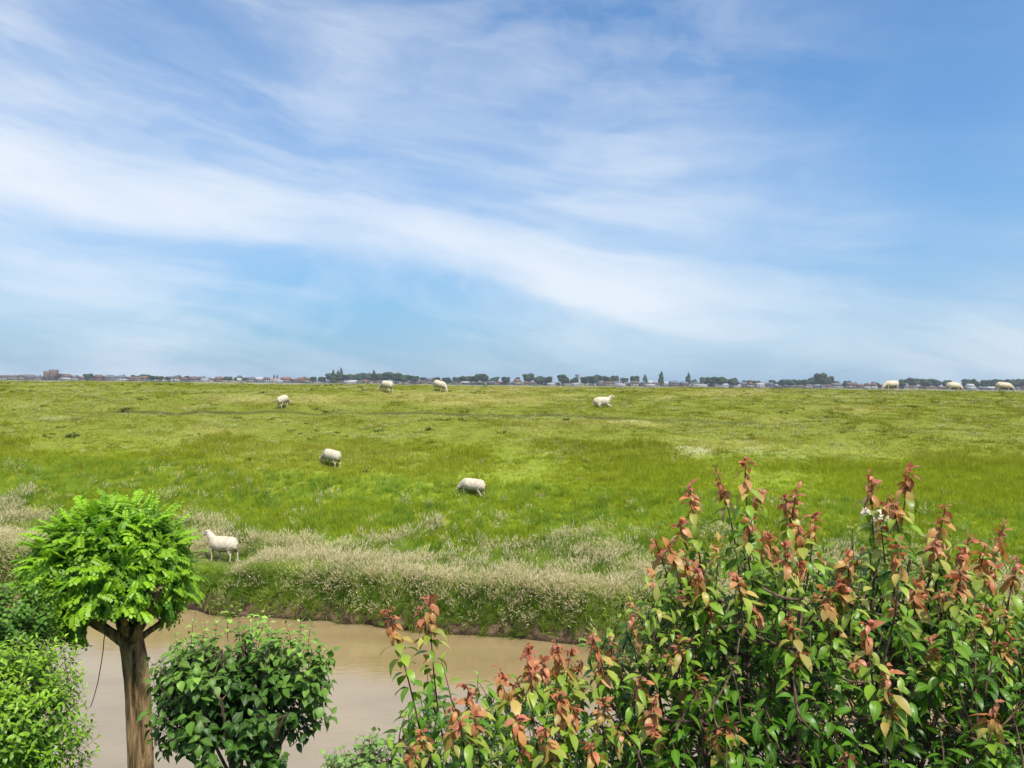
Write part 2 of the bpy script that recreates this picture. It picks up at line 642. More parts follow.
def grass_mat(name, tipcol, tipamt, mode='zone', base=None):
    m, T, out = material(name)
    pos = geo_pos(T)
    oi = T.node('ShaderNodeObjectInfo')
    tip = T.node('ShaderNodeAttribute', attribute_name='tip').outputs['Fac']
    if mode == 'zone':
        col = grass_zone_color(T, pos)
    else:
        nn = T.noise(pos, 0.8, 4)
        col = T.mix(T.mr(nn, .38, .62), base[0], base[1])
    rnd = oi.outputs['Random']
    col = T.mix(T.mr(rnd, 0, 1, 0, .7), col, T.mix(1.0, col, (1.5, 1.3, 1.0), 'MULTIPLY'))
    col = T.mix(T.math('MULTIPLY', T.math('POWER', tip, 2.0), tipamt), col, tipcol)
    d = T.node('ShaderNodeBsdfDiffuse')
    T.put(d.inputs[0], col)
    tr = T.node('ShaderNodeBsdfTranslucent')
    T.put(tr.inputs[0], T.mix(1.0, col, (1.15, 1.1, .7), 'MULTIPLY'))
    mx = T.node('ShaderNodeMixShader')
    mx.inputs[0].default_value = 0.35
    T.l.new(d.outputs[0], mx.inputs[1])
    T.l.new(tr.outputs[0], mx.inputs[2])
    T.l.new(mx.outputs[0], out.inputs[0])
    return m


def scatter(name, P, rot, scl, idx, sources, label, cat):
    """one stuff object: source tufts instanced on points"""
    me = bpy.data.meshes.new(name)
    me.vertices.add(len(P))
    me.vertices.foreach_set('co', P.astype(np.float32).ravel())
    for k, v in (('rot', rot), ('scl', scl)):
        a = me.attributes.new(k, 'FLOAT_VECTOR', 'POINT')
        a.data.foreach_set('vector', v.astype(np.float32).ravel())
    a = me.attributes.new('idx', 'INT', 'POINT')
    a.data.foreach_set('value', idx.astype(np.int32))
    o = link(name, me)
    g = bpy.data.node_groups.new(name + '_nodes', 'GeometryNodeTree')
    g.interface.new_socket('Geometry', in_out='INPUT', socket_type='NodeSocketGeometry')
    g.interface.new_socket('Geometry', in_out='OUTPUT', socket_type='NodeSocketGeometry')
    gi = g.nodes.new('NodeGroupInput')
    go = g.nodes.new('NodeGroupOutput')
    iop = g.nodes.new('GeometryNodeInstanceOnPoints')
    iop.inputs['Pick Instance'].default_value = True
    jn = g.nodes.new('GeometryNodeJoinGeometry')
    for s in reversed(sources):
        oi = g.nodes.new('GeometryNodeObjectInfo')
        oi.inputs['Object'].default_value = s
        oi.inputs['As Instance'].default_value = True
        g.links.new(oi.outputs['Geometry'], jn.inputs[0])
    g.links.new(jn.outputs[0], iop.inputs['Instance'])
    g.links.new(gi.outputs[0], iop.inputs['Points'])
    for nm, typ, sock in (('rot', 'FLOAT_VECTOR', 'Rotation'), ('scl', 'FLOAT_VECTOR', 'Scale'), ('idx', 'INT', 'Instance Index')):
        na = g.nodes.new('GeometryNodeInputNamedAttribute')
        na.data_type = typ
        na.inputs['Name'].default_value = nm
        g.links.new(na.outputs['Attribute'], iop.inputs[sock])
    g.links.new(iop.outputs[0], go.inputs[0])
    md = o.modifiers.new('scatter', 'NODES')
    md.node_group = g
    tag(o, label, cat, kind='stuff')
    return o


def field_points(n, amin, amax, dens, margin=6.0):
    """random points of the field, a = metres from the water line, inside a wide view wedge"""
    out = []
    R = rng
    while sum(len(q) for q in out) < n:
        Y = np.sqrt(R.uniform(12.0 ** 2, 57.5 ** 2, n))
        X = R.uniform(-1, 1, n) * (0.70 * Y + margin)
        a = Y - Yd(X)
        ok = (a > amin) & (a < amax)
        X, Y, a = X[ok], Y[ok], a[ok]
        w = dens(X, Y, a)
        ok = R.random(len(X)) < w
        out.append(np.stack([X[ok], Y[ok]], -1))
        if len(out) > 60:
            break
    P = np.concatenate(out)[:n]
    return P[:, 0], P[:, 1]


SHEEP_KEEP = []


def sheep_gap(X, Y):
    """the grass round the sheep by the ditch is trodden and eaten down"""
    p = on_field(217, 562)
    d = ((X - p.x) / 1.15) ** 2 + ((Y - p.y + .6) / 1.25) ** 2
    return np.clip(.16 + .84 * (d - .6) / 1.3, .16, 1)


def build_grass():
    g_short = grass_mat('cropped_grass', (0.28, 0.27, 0.05), 0.35)
    g_lush = grass_mat('lush_grass', (0.26, 0.32, 0.02), 0.35)
    g_tall = grass_mat('tall_grass', (0.34, 0.33, 0.10), 0.45, 'own', [(0.085, 0.19, 0.014), (0.22, 0.36, 0.04)])
    g_dry = grass_mat('dry_stems', (0.40, 0.40, 0.20), 0.6, 'own', [(0.10, 0.17, 0.03), (0.20, 0.26, 0.07)])
    g_seed = grass_mat('seed_heads', (0.66, 0.58, 0.40), 0.9, 'own', [(0.50, 0.42, 0.25), (0.66, 0.58, 0.38)])
    short = [finish_tuft('short_tuft', *blade_set(16, .075 + .02 * k, .20, .018, .6, 20 + k, 0.9, 2), [g_short]) for k in range(3)]
    lush = [finish_tuft('lush_tuft', *blade_set(26, .24 + .05 * k, .17, .016, .55, 30 + k, 0.7, 3), [g_lush]) for k in range(3)]
    tall = [finish_tuft('tall_tuft', *blade_set(26, .50 + .09 * k, .12, .018, .75, 40 + k, 0.8, 4), [g_tall]) for k in range(3)]
    seed = []
    for k in range(4):
        R = np.random.default_rng(60 + k)
        V, Fq, A = blade_set(15, .42, .16, .016, .8, 50 + k, 1.0, 3)
        mi = [0] * len(Fq)
        for s in range(12):
            a = R.uniform(0, 6.28)
            d = .16 * math.sqrt(R.random())
            p0 = np.array([math.cos(a) * d, math.sin(a) * d, 0])
            h = R.uniform(.50, .85)
            ln = np.array([math.cos(a + R.normal(0, .9)), math.sin(a + R.normal(0, .9)), 0]) * R.uniform(.05, .50) * h
            fa = R.uniform(0, 3.14)
            sd = np.array([math.cos(fa), math.sin(fa), 0]) * .004
            k0 = len(V)
            for u in (0, .5, 1):
                p = p0 + np.array([0, 0, h * (u - .1 * u * u)]) + ln * u * u
                V += [p - sd, p + sd]
                A += [u, u]
            Fq += [[k0, k0 + 1, k0 + 3, k0 + 2], [k0 + 2, k0 + 3, k0 + 5, k0 + 4]]
            mi += [0, 0]
            top = p0 + np.array([0, 0, h * .9]) + ln
            dr = ln * 0.6 + np.array([0, 0, .35 * h])
            dr = dr / np.linalg.norm(dr)
            L = R.uniform(.10, .20)
            for j in range(9):
                u = j / 8
                c = top + dr * (u - .55) * L + R.normal(0, .010, 3) * (1.3 - u)
                fa = R.uniform(0, 3.14)
                s2 = np.array([math.cos(fa), math.sin(fa), 0]) * .011 * (1.25 - u)
                e = dr * .030 + np.array([0, 0, .002]) + R.normal(0, .012, 3)
                k0 = len(V)
                V += [c - e, c + s2, c + e, c - s2]
                A += [1, 1, 1, 1]
                Fq.append([k0, k0 + 1, k0 + 2, k0 + 3])
                mi.append(1)
        seed.append(finish_tuft('seed_tuft', V, Fq, A, [g_dry, g_seed], mi))

    def pose(X, Y, smin, smax, tilt=.12):
        n = len(X)
        P = np.stack([X, Y, ZXY(X, Y)], -1)
        rot = np.stack([rng.normal(0, tilt, n), rng.normal(0, tilt, n), rng.uniform(0, 6.28, n)], -1)
        s = rng.uniform(smin, smax, n)
        return P, rot, s

    def clumps(X, Y, fx, fy, k):
        return np.clip((vnoise(X * fx + k, Y * fy + k * 2) - .35) / .35, 0, 1)

    # band edges in metres from the water
    def palew(X, Y, a):
        edge = 4.9 + 1.4 * (vnoise(X * .25 + 4, Y * 0 + 9) - .5) + 3.2 * (vnoise(X * .8 + 4, Y * .8 + 1) - .5) + 2.0 * (vnoise(X * 2.3 + 4, Y * 2.3 + 1) - .5)
        edge = edge - 0.0 * np.clip(X, -15, 15)
        return np.clip((edge - a) / 3.0, 0, 1) + .018 * (a < 8)

    X, Y = field_points(5600, 0.05, 8.0, lambda X, Y, a: palew(X, Y, a) * (.08 + .92 * clumps(X, Y, 1.1, 1.5, 3)) * np.clip((a + .3) / .7, .3, 1))
    P, rot, s = pose(X, Y, .36, .74, .38)
    s = s * sheep_gap(X, Y)
    # shorter, flopped tufts hang down the bank to the water
    X2, Y2 = field_points(5600, 0.05, 1.9, lambda X, Y, a: .15 + .85 * clumps(X, Y, 1.2, 1.6, 15))
    P2, rot2, s2 = pose(X2, Y2, .32, .66, .35)
    s2 = s2 * sheep_gap(X2, Y2)
    rot2[:, 0] += rng.uniform(.2, .8, len(X2))          # lean out over the water
    rot2[:, 2] = rng.normal(0, .5, len(X2))
    X = np.concatenate([X, X2])
    P, rot, s = np.concatenate([P, P2]), np.concatenate([rot, rot2]), np.concatenate([s, s2])
    scatter('seed_head_grass', P, rot, np.stack([s, s, s], -1), rng.integers(0, 4, len(X)), seed,
            'pale tall grass with seed heads along the far ditch bank', 'grass')
    X, Y = field_points(22000, -0.12, 9.0, lambda X, Y, a: np.clip(palew(X, Y, a) + .1, 0, 1) * np.where(a < 0.9, 1.6, .55 + .45 * (1 - clumps(X, Y, 1.1, 1.5, 3))))
    P, rot, s = pose(X, Y, .40, .85, .30)
    s = s * sheep_gap(X, Y)
    a = Y - Yd(X)
    s = s * np.where(a < .3, .8, 1)
    low = a < .45
    X4, Y4 = field_points(2600, 0.0, .55, lambda X, Y, a: .35 + .65 * clumps(X, Y, 1.5, 1.5, 17))
    P4, rot4, s4 = pose(X4, Y4, .45, .85, .2)
    rot4[:, 0] += rng.uniform(.6, 1.5, len(X4))
    rot4[:, 2] = rng.normal(0, .5, len(X4))
    rot[low, 0] += rng.uniform(.3, 1.1, low.sum())
    rot[low, 2] = rng.normal(0, .6, low.sum())
    X = np.concatenate([X, X4])
    P, rot, s = np.concatenate([P, P4]), np.concatenate([rot, rot4]), np.concatenate([s, s4])
    scatter('bank_grass', P, rot, np.stack([s, s, s], -1), rng.integers(0, 3, len(X)), tall,
            'dark green tall grass clumps overhanging the far ditch bank', 'grass')

    def lushw(X, Y, a):
        e1 = 27.5 + 7 * (vnoise(X * .22 + 3, Y * .25 + 6) - .5) + 4.5 * (vnoise(X * .8 + 3, Y * .8 + 6) - .5) - .10 * X
        return np.clip((e1 + 4 - Y) / 5.0, 0, 1)

    X, Y = field_points(42000, 1.5, 24, lambda X, Y, a: lushw(X, Y, a) * np.clip((a - .2) / 3, .45, 1) * np.where(a < 4, clumps(X, Y, .9, 1.3, 31), 1) )
    P, rot, s = pose(X, Y, .45, 1.05, .15)
    s = s * (.75 + .45 * clumps(X, Y, .5, .7, 8)) * sheep_gap(X, Y)
    scatter('lush_meadow_grass', P, rot, np.stack([s, s, s * .95], -1), rng.integers(0, 3, len(X)), lush,
            'bright green lush grass strip between pale bank and cropped slope', 'grass')
    X, Y = field_points(80000, 4, 60, lambda X, Y, a: np.clip(1.12 - lushw(X, Y, a), 0, 1) * np.clip(1 - np.exp(-((Y - path_y(X)) / .3) ** 2) * path_w(X), 0, 1) * (.35 + .65 * clumps(X, Y, 1.3, 1.8, 5)))
    P, rot, s = pose(X, Y, .5, 1.4, .15)
    hz = s * (.5 + 1.3 * clumps(X, Y, .9, 1.4, 12) ** 2) * np.where(Y > 47, .7, 1)
    tus = [finish_tuft('tussock', *blade_set(46, .17 + .04 * k, .17, .020, .9, 80 + k, 1.1, 3), [grass_mat('tussock_grass', (0.12, 0.16, 0.02), .3, 'own', [(0.035, 0.07, 0.006), (0.08, 0.12, 0.012)])]) for k in range(2)]
    X3, Y3 = field_points(650, 5, 60, lambda X, Y, a: clumps(X, Y, .5, .7, 21) ** 2 + .08)
    P3, rot3, s3 = pose(X3, Y3, .35, 1.35, .1)
    scatter('rough_tussocks', P3, rot3, np.stack([s3 * 1.3, s3, s3 * .8], -1), rng.integers(0, 2, len(X3)), tus,
            'dark rough grass tussocks dotted over the pasture', 'grass')
    X3, Y3 = field_points(5200, 4.5, 60, lambda X, Y, a: clumps(X, Y, .35, .9, 27) ** 1.5 * np.where(Y > 30, 1, .15) + .03)
    P3, rot3, s3 = pose(X3, Y3, .18, .42, .4)
    scatter('dry_grass_flecks', P3, rot3, np.stack([s3 * 1.6, s3 * 1.2, s3 * .6], -1), rng.integers(0, 4, len(X3)), seed,
            'short bleached dry grass flecks over the upper pasture', 'grass')
    scatter('cropped_pasture_grass', P, rot, np.stack([s, s, hz], -1), rng.integers(0, 3, len(X)), short,
            'short olive green grazed grass over the upper dike slope', 'grass')


build_grass()


# ------------------------------------------------------------------ sheep
def tube_rings(V, Fq, pts, radii, n=12):
    """closed loft through pts; radii = (side, vertical) per point"""
    pts = [Vector(p) for p in pts]
    k0 = len(V)
    for i, p in enumerate(pts):
        t = (pts[min(i + 1, len(pts) - 1)] - pts[max(i - 1, 0)]).normalized()
        ref = Vector((0, 1, 0)) if abs(t.y) < 0.9 else Vector((1, 0, 0))
        s = (ref - t * ref.dot(t)).normalized()
        u = t.cross(s)
        r = radii[i] if isinstance(radii[i], tuple) else (radii[i], radii[i])
        for j in range(n):
            a = 2 * math.pi * j / n
            V.append(tuple(p + s * math.cos(a) * r[0] + u * math.sin(a) * r[1]))
    for i in range(len(pts) - 1):
        for j in range(n):
            a, b = k0 + i * n + j, k0 + i * n + (j + 1) % n
            Fq.append([a, b, b + n, a + n])
    Fq.append([k0 + j for j in range(n)][::-1])
    Fq.append([k0 + (len(pts) - 1) * n + j for j in range(n)])


def sheep_mats():
    m, T, out = material('wool')
    tc = T.node('ShaderNodeTexCoord')
    n = T.noise(tc.outputs['Object'], 7, 5, .65)
    n2 = T.noise(tc.outputs['Object'], 2.6, 2, .5)
    c = T.mix(T.mr(n, .35, .65), (0.40, 0.345, 0.25), (0.54, 0.48, 0.375))
    c = T.mix(T.mr(n2, .50, .72, 0, .6), c, (0.40, 0.32, 0.21))
    principled(T, out, c, .95, .05, bump=n, bstr=.7, bdist=.03)
    skin = simple('sheep_face', (0.50, 0.42, 0.34), .85, .15, .15, 8)
    dark = simple('sheep_dark', (0.035, 0.028, 0.025), .6, .3)
    dark_wool = simple('brown_wool', (0.19, 0.13, 0.08), .95, .05, .35, 14)  # brown for belly, nose, docked tail and painted udder shadow
    return [m, skin, dark, dark_wool]


def sheep_body(pose):
    V, Fq = [], []
    segs = []                        # skin segments (for the bare face and legs)
    if pose == 'lying':
        zb = .29
        tube_rings(V, Fq, [(-.58, 0, zb - .04), (-.50, 0, zb), (-.3, 0, zb + .03), (0, 0, zb + .05), (.25, 0, zb + .06), (.42, 0, zb + .06), (.50, 0, zb + .06)],
                   [(.08, .08), (.20, .20), (.29, .26), (.31, .26), (.27, .26), (.20, .22), (.09, .10)], 20)
        neck = [(.36, 0, .42), (.47, 0, .54), (.55, 0, .64)]
        head = [(.51, 0, .68), (.59, 0, .68), (.70, 0, .63), (.78, 0, .59), (.81, 0, .58)]
        legs = [[(.30, .14, .18), (.42, .17, .10), (.58, .16, .06), (.50, .12, .045), (.38, .11, .04)],
                [(.30, -.14, .18), (.44, -.18, .10), (.62, -.17, .06), (.54, -.13, .045), (.42, -.12, .04)],
                [(-.36, .16, .20), (-.16, .27, .16), (-.34, .30, .07), (-.20, .31, .05), (-.10, .31, .04)],
                [(-.36, -.16, .20), (-.16, -.27, .16), (-.34, -.30, .07), (-.20, -.31, .05), (-.10, -.31, .04)]]
        tail = [(-.55, 0, .30), (-.62, 0, .20), (-.63, 0, .10)]
    else:
        tube_rings(V, Fq, [(-.60, 0, .60), (-.55, 0, .57), (-.44, 0, .55), (-.2, 0, .535), (.05, 0, .52), (.25, 0, .53), (.38, 0, .55), (.47, 0, .57)],
                   [(.06, .06), (.16, .17), (.225, .215), (.245, .225), (.25, .235), (.225, .225), (.17, .18), (.07, .09)], 20)
        if pose == 'standing':
            neck = [(.34, 0, .60), (.47, 0, .71), (.56, 0, .82)]
            head = [(.52, 0, .86), (.60, 0, .86), (.70, 0, .80), (.78, 0, .755), (.81, 0, .745)]
        else:
            neck = [(.34, 0, .56), (.52, 0, .45), (.64, 0, .30)]
            head = [(.60, 0, .32), (.66, 0, .27), (.72, 0, .17), (.75, 0, .09), (.755, 0, .06)]
        dx = .05 if pose == 'standing' else .0
        legs = [[(.28, .11, .42), (.30 + dx, .115, .28), (.29 + dx, .11, .15), (.29 + dx, .11, .05), (.315 + dx, .11, .0)],
                [(.26, -.11, .42), (.24 - dx, -.115, .28), (.23 - dx, -.11, .15), (.20 - dx, -.11, .05), (.225 - dx, -.11, .0)],
                [(-.40, .12, .46), (-.36, .13, .36), (-.50 + dx, .125, .22), (-.48 + dx, .12, .06), (-.45 + dx, .12, .0)],
                [(-.40, -.12, .46), (-.40, -.13, .36), (-.54, -.125, .23), (-.55, -.12, .06), (-.52, -.12, .0)]]
        tail = [(-.57, 0, .62), (-.63, 0, .54), (-.64, 0, .40)]
    tube_rings(V, Fq, neck, [(.13, .17), (.105, .13), (.085, .10)], 14)
    tube_rings(V, Fq, head, [(.04, .05), (.068, .075), (.058, .062), (.042, .042), (.020, .020)], 12)
    for q, l in enumerate(legs):
        big = .105 if q > 1 else .075
        tube_rings(V, Fq, l, [(big * .8, big), (.055, .065 if q > 1 else .05), .030, .026, .034], 10)
    tube_rings(V, Fq, tail, [.04, .038, .026], 8)
    h0, h1 = Vector(head[1]), Vector(head[3])
    ax = (h1 - h0).normalized()
    up = Vector((0, 1, 0)).cross(ax) * -1
    if up.dot(Vector((1, 0, 1))) < 0:
        up = -up
    for s in (-1, 1):                # ears stick out sideways
        b = h0 + Vector((0, s * .05, 0)) + up * .035 - ax * .01
        e = b + Vector((0, s * .115, 0)) - ax * .02
        tube_rings(V, Fq, [b, (b + e) / 2, e], [(.022, .022), (.030, .020), (.012, .012)], 8)
    me = bpy.data.meshes.new('sheep_cage')
    me.from_pydata([tuple(v) for v in V], [], Fq)
    o = bpy.data.objects.new('sheep_cage', me)
    COL.objects.link(o)
    md = o.modifiers.new('r', 'REMESH')
    md.mode = 'VOXEL'
    md.voxel_size = .014
    sm = o.modifiers.new('s', 'SMOOTH')
    sm.factor = .6
    sm.iterations = 6
    dg = bpy.context.evaluated_depsgraph_get()
    res = bpy.data.meshes.new_from_object(o.evaluated_get(dg))
    bpy.data.objects.remove(o)
    res.transform(Matrix.Diagonal((.82 if pose != 'lying' else .86, .86, .93, 1)))
    h0, h1 = [Vector((q.x * .84, q.y * .86, q.z * .93)) for q in (h0, h1)]
    # fleece lumps + which faces are bare
    n = len(res.vertices)
    co = np.empty(n * 3, np.float32)
    res.vertices.foreach_get('co', co)
    co = co.reshape(-1, 3)
    H = np.array(h0 - ax * .02)
    A = np.array(ax)
    d = co - H
    al = d @ A
    rad = np.linalg.norm(d - al[:, None] * A, axis=1)
    face = (al > -.045) & (rad < .20) & (al < .4)
    legz = .27 if pose != 'lying' else .11
    bare = face | ((co[:, 2] < legz) & (np.abs(co[:, 0]) < .62) & (al < -.045))
    nr = np.empty(n * 3, np.float32)
    res.vertices.foreach_get('normal', nr)
    nr = nr.reshape(-1, 3)
    lump = fbm(co[:, 0] * 14 + co[:, 2] * 9, co[:, 1] * 14 + co[:, 2] * 7 + 40, 3)
    co2 = co + nr * (np.where(bare, 0, lump * .030))[:, None]
    res.vertices.foreach_set('co', co2.ravel())
    m = len(res.polygons)
    mi = np.zeros(m, np.int32)
    cen = np.empty(m * 3, np.float32)
    res.polygons.foreach_get('center', cen)
    cen = cen.reshape(-1, 3)
    vb = bare
    first = np.array([p.vertices[0] for p in res.polygons])
    mi[vb[first]] = 1
    if pose != 'lying':
        mi[(cen[:, 2] < .035) & (mi == 1)] = 2
        g = (cen[:, 0] < -.52) & (cen[:, 2] < .52) & (cen[:, 2] > .30) & (np.abs(cen[:, 1]) < .13)  # rear dark area: docked tail, with udder shadow put into the colour
        mi[g] = 3
        belly = (cen[:, 2] < .335 + .06 * lump[first]) & (cen[:, 2] > .27) & (np.abs(cen[:, 1]) < .14) & (mi == 0)  # underside of the belly coloured browner
        mi[belly] = 3
    # eyes: small dark patch on each side of the head
    ey = np.array(h0 + ax * .05 + up * .02)
    for s in (-1, 1):
        e = ey + np.array([0, s * .055, 0])
        mi[np.linalg.norm(cen - e, axis=1) < .019] = 2
    nose = np.array(h1 + ax * .03)
    mi[np.linalg.norm(cen - nose, axis=1) < .018] = 3
    res.polygons.foreach_set('material_index', mi)
    res.polygons.foreach_set('use_smooth', np.ones(m, bool))
    res.name = 'sheep_' + pose
    return res


def build_sheep():
    mats = sheep_mats()
    meshes = {}
    for p in ('standing', 'grazing', 'lying'):
        meshes[p] = sheep_body(p)
        for m in mats:
            meshes[p].materials.append(m)
    #  feet pixel, pose, heading (x, y), scale, label
    flock = [
        ((222, 562), 'standing', (-1, .32), 1.0, -.12, 'cream white sheep standing with raised head in the pale grass beside the round-headed tree'),
        ((330, 467), 'grazing', (-.8, .60), 1.0, .03, 'white sheep grazing on the green slope with all four legs showing, left of centre'),
        ((471, 496), 'grazing', (-.9, .40), 1.0, .20, 'white sheep grazing with its legs sunk in the lush green grass'),
        ((284, 408), 'grazing', (.22, 1), 1.0, .0, 'white sheep seen from behind, grazing above the thin worn track'),
        ((386, 392), 'grazing', (-.75, .62), 1.05, .0, 'white sheep grazing on the dike crest below the broad dark tree clump'),
        ((439, 391.5), 'grazing', (.85, -.5), 1.0, .0, 'white sheep grazing on the dike crest with head to the right, near the centre'),
        ((602, 407), 'lying', (1, .1), 1.0, .0, 'white sheep lying on the upper slope with its head raised'),
        ((891, 391.5), 'grazing', (-1, -.1), 1.08, .0, 'sheep grazing on the crest with its head to the left, above the red-leaved tree'),
        ((954, 390.6), 'grazing', (1, .0), 1.12, .0, 'sheep grazing just over the crest, its legs hidden by the edge of the dike'),
        ((1004, 393), 'grazing', (1, -.3), 1.05, .0, 'sheep grazing at the far right end of the dike crest'),
        ((880, 533), 'standing', (-1, -.35), .98, .05, 'white sheep half hidden behind the red tips of the fruit tree'),
    ]
    for i, (px, pose, hd, sc, sink, lab) in enumerate(flock):
        if i == 8:
            X = (954 - 512) / F * 57.2
            p = Vector((X, 57.2, float(ZXY(X, 57.2))))
        else:
            p = on_field(*px)
        o = bpy.data.objects.new('sheep', meshes[pose])
        COL.objects.link(o)
        rz = math.atan2(hd[1], hd[0])
        # centre the body on the spot and sit it on the local slope
        fx, fy = math.cos(rz), math.sin(rz)
        za, zb = float(ZXY(p.x + fx * .4, p.y + fy * .4)), float(ZXY(p.x - fx * .4, p.y - fy * .4))
        pitch = -math.atan2(za - zb, .8)
        o.rotation_euler = (0, pitch, rz)
        o.location = (p.x, p.y, (za + zb) / 2 - .015 - sink * .3)
        o.scale = (sc,) * 3
        tag(o, lab, 'sheep', 'sheep grazing on the dike')
        SHEEP_KEEP.append((p.x, p.y))


build_sheep()


# ------------------------------------------------------------------ foliage toolkit
def leaf_template(prof, n=5, fold=.25, curl=.6, twist=0.0):
    """prof(u) half width at u; folded along the midrib, curling down along its length"""
    V, rib, Fq = [], [], []
    for i in range(n + 1):
        u = i / n
        if abs(curl) > 1e-3:
            x, z = math.sin(curl * u) / curl, -(1 - math.cos(curl * u)) / curl
        else:
            x, z = u, 0
        w = prof(u)
        tw = twist * u
        for s in (-1, 0, 1):
            yy, zz = s * w, abs(s) * w * fold
            V.append((x, yy * math.cos(tw) - zz * math.sin(tw), z + zz * math.cos(tw) + yy * math.sin(tw)))
            rib.append(abs(s))
    for i in range(n):
        k = 3 * i
        Fq += [[k, k + 3, k + 4, k + 1], [k + 1, k + 4, k + 5, k + 2]]
    return np.array(V), np.array(rib, float), np.array(Fq)


def ovate(wmax, peak=.38, tip=1.3):
    def f(u):
        if u <= 0:
            return wmax * .12
        return wmax * max(0.0, (math.sin(math.pi * min(1, u ** (math.log(.5) / math.log(peak)))) ** (.8 if u < peak else tip))) + (0.0 if u > .98 else .004)
    return f


class Leaves:
    """collects leaves, then builds one mesh"""
    def __init__(s, temps):
        s.temps = temps
        s.items = [[] for _ in temps]

    def add(s, p, d, up, size, tone, k=None):
        k = random.randrange(len(s.temps)) if k is None else k
        s.items[k].append((*p, *d, *up, size, tone))

    def mesh(s, name, smooth=True):
        VV, FF, TT, RR, NN = [], [], [], [], []
        off = 0
        for (tv, tr, tf), it in zip(s.temps, s.items):
            if not it:
                continue
            A = np.array(it, float)
            P, D, U, sz, tone = A[:, 0:3], A[:, 3:6], A[:, 6:9], A[:, 9], A[:, 10]
            D = D / np.linalg.norm(D, axis=1, keepdims=True)
            Sd = np.cross(U, D)
            Sd /= np.maximum(np.linalg.norm(Sd, axis=1, keepdims=True), 1e-6)
            N = np.cross(D, Sd)
            v = (P[:, None] + sz[:, None, None] * (tv[None, :, 0:1] * D[:, None] + tv[None, :, 1:2] * Sd[:, None] + tv[None, :, 2:3] * N[:, None]))
            m, k = len(A), len(tv)
            VV.append(v.reshape(-1, 3))
            FF.append((tf[None] + (np.arange(m) * k)[:, None, None]).reshape(-1, 4) + off)
            TT.append(np.repeat(tone, k))
            RR.append(np.tile(tr, m))
            NN.append(np.repeat(np.random.default_rng(1).random(m), k))
            off += m * k
        return mesh_np(name, np.concatenate(VV), np.concatenate(FF), smooth,
                       {'tone': np.concatenate(TT), 'rib': np.concatenate(RR), 'rnd': np.concatenate(NN)})


def leaf_mat(name, stops, rough=.45, spec=.4, trans=.3, ribcol=None, var=.3, back=(1.1, 1.15, .9)):
    m, T, out = material(name)
    at = lambda n: T.node('ShaderNodeAttribute', attribute_name=n).outputs['Fac']
    col = T.ramp(at('tone'), stops)
    rnd = at('rnd')
    col = T.mix(rnd, T.mix(1.0, col, (1 - var,) * 3, 'MULTIPLY'), T.mix(1.0, col, (1 + var, 1 + var, 1 + var * .6), 'MULTIPLY'))
    n = T.noise(geo_pos(T), 45, 3)
    col = T.mix(T.mr(n, .35, .65, 0, .35), col, T.mix(1.0, col, (1.35, 1.2, .9), 'MULTIPLY'))
    rib = at('rib')
    if ribcol:
        col = T.mix(T.mr(rib, .0, .14, .7, 0.0), col, ribcol)
    b = principled(T, None, col, rough, spec, bump=T.noise(geo_pos(T), 90, 2), bstr=.25, bdist=.004)
    tr = T.node('ShaderNodeBsdfTranslucent')
    T.put(tr.inputs[0], T.mix(1.0, col, (*[q * 1.3 for q in back],), 'MULTIPLY'))
    mx = T.node('ShaderNodeMixShader')
    mx.inputs[0].default_value = trans
    T.l.new(b.outputs[0], mx.inputs[1])
    T.l.new(tr.outputs[0], mx.inputs[2])
    T.l.new(mx.outputs[0], out.inputs[0])
    return m


class Wood:
    def __init__(s):
        s.V, s.F, s.n = [], [], 0

    def tube(s, pts, r0, r1, n=6, wob=0.0, power=1.0):
        pts = np.array([tuple(p) for p in pts], float)
        m = len(pts)
        t = np.gradient(pts, axis=0)
        t /= np.maximum(np.linalg.norm(t, axis=1, keepdims=True), 1e-9)
        ref = np.array([0.9, 0.1, 0.3])
        sd = np.cross(t, ref)
        sd /= np.linalg.norm(sd, axis=1, keepdims=True)
        up = np.cross(t, sd)
        a = np.arange(n) * 2 * math.pi / n
        u = np.linspace(0, 1, m) ** power
        r = r0 + (r1 - r0) * u
        rr = r[:, None] * (1 + wob * (rng.random((m, n)) - .5))
        ring = pts[:, None] + rr[..., None] * (np.cos(a)[None, :, None] * sd[:, None] + np.sin(a)[None, :, None] * up[:, None])
        s.V.append(ring.reshape(-1, 3))
        i = np.arange((m - 1) * n)
        row, c = i // n, i % n
        q = np.stack([row * n + c, row * n + (c + 1) % n, (row + 1) * n + (c + 1) % n, (row + 1) * n + c], -1) + s.n
        s.F.append(q)
        s.n += m * n
        # closed tip
        return

    def mesh(s, name, smooth=True):
        return mesh_np(name, np.concatenate(s.V), np.concatenate(s.F), smooth)


def bez(p0, p1, p2, n=8):
    p0, p1, p2 = map(Vector, (p0, p1, p2))
    return [p0 * (1 - u) ** 2 + p1 * 2 * u * (1 - u) + p2 * u * u for u in [i / (n - 1) for i in range(n)]]


def bark_mat(name, c0, c1, scale=18, stretch=.25, bstr=.8, bdist=.02):
    m, T, out = material(name)
    tc = T.node('ShaderNodeTexCoord')
    v = T.vmath('MULTIPLY', tc.outputs['Object'], (1, 1, stretch))
    n = T.noise(v, scale, 6, .65, .4)
    n2 = T.noise(tc.outputs['Object'], 4, 3)
    c = T.mix(T.mr(n, .38, .62), c0, c1)
    c = T.mix(T.mr(n2, .5, .7, 0, .35), c, tuple(q * .6 for q in c1))
    principled(T, out, c, .9, .15, bump=n, bstr=bstr, bdist=bdist)
    return m


def rdir(spread=1.0):
    v = Vector((random.gauss(0, 1), random.gauss(0, 1), random.gauss(0, 1)))
    return v.normalized() * spread


UPV = Vector((0, 0, 1))


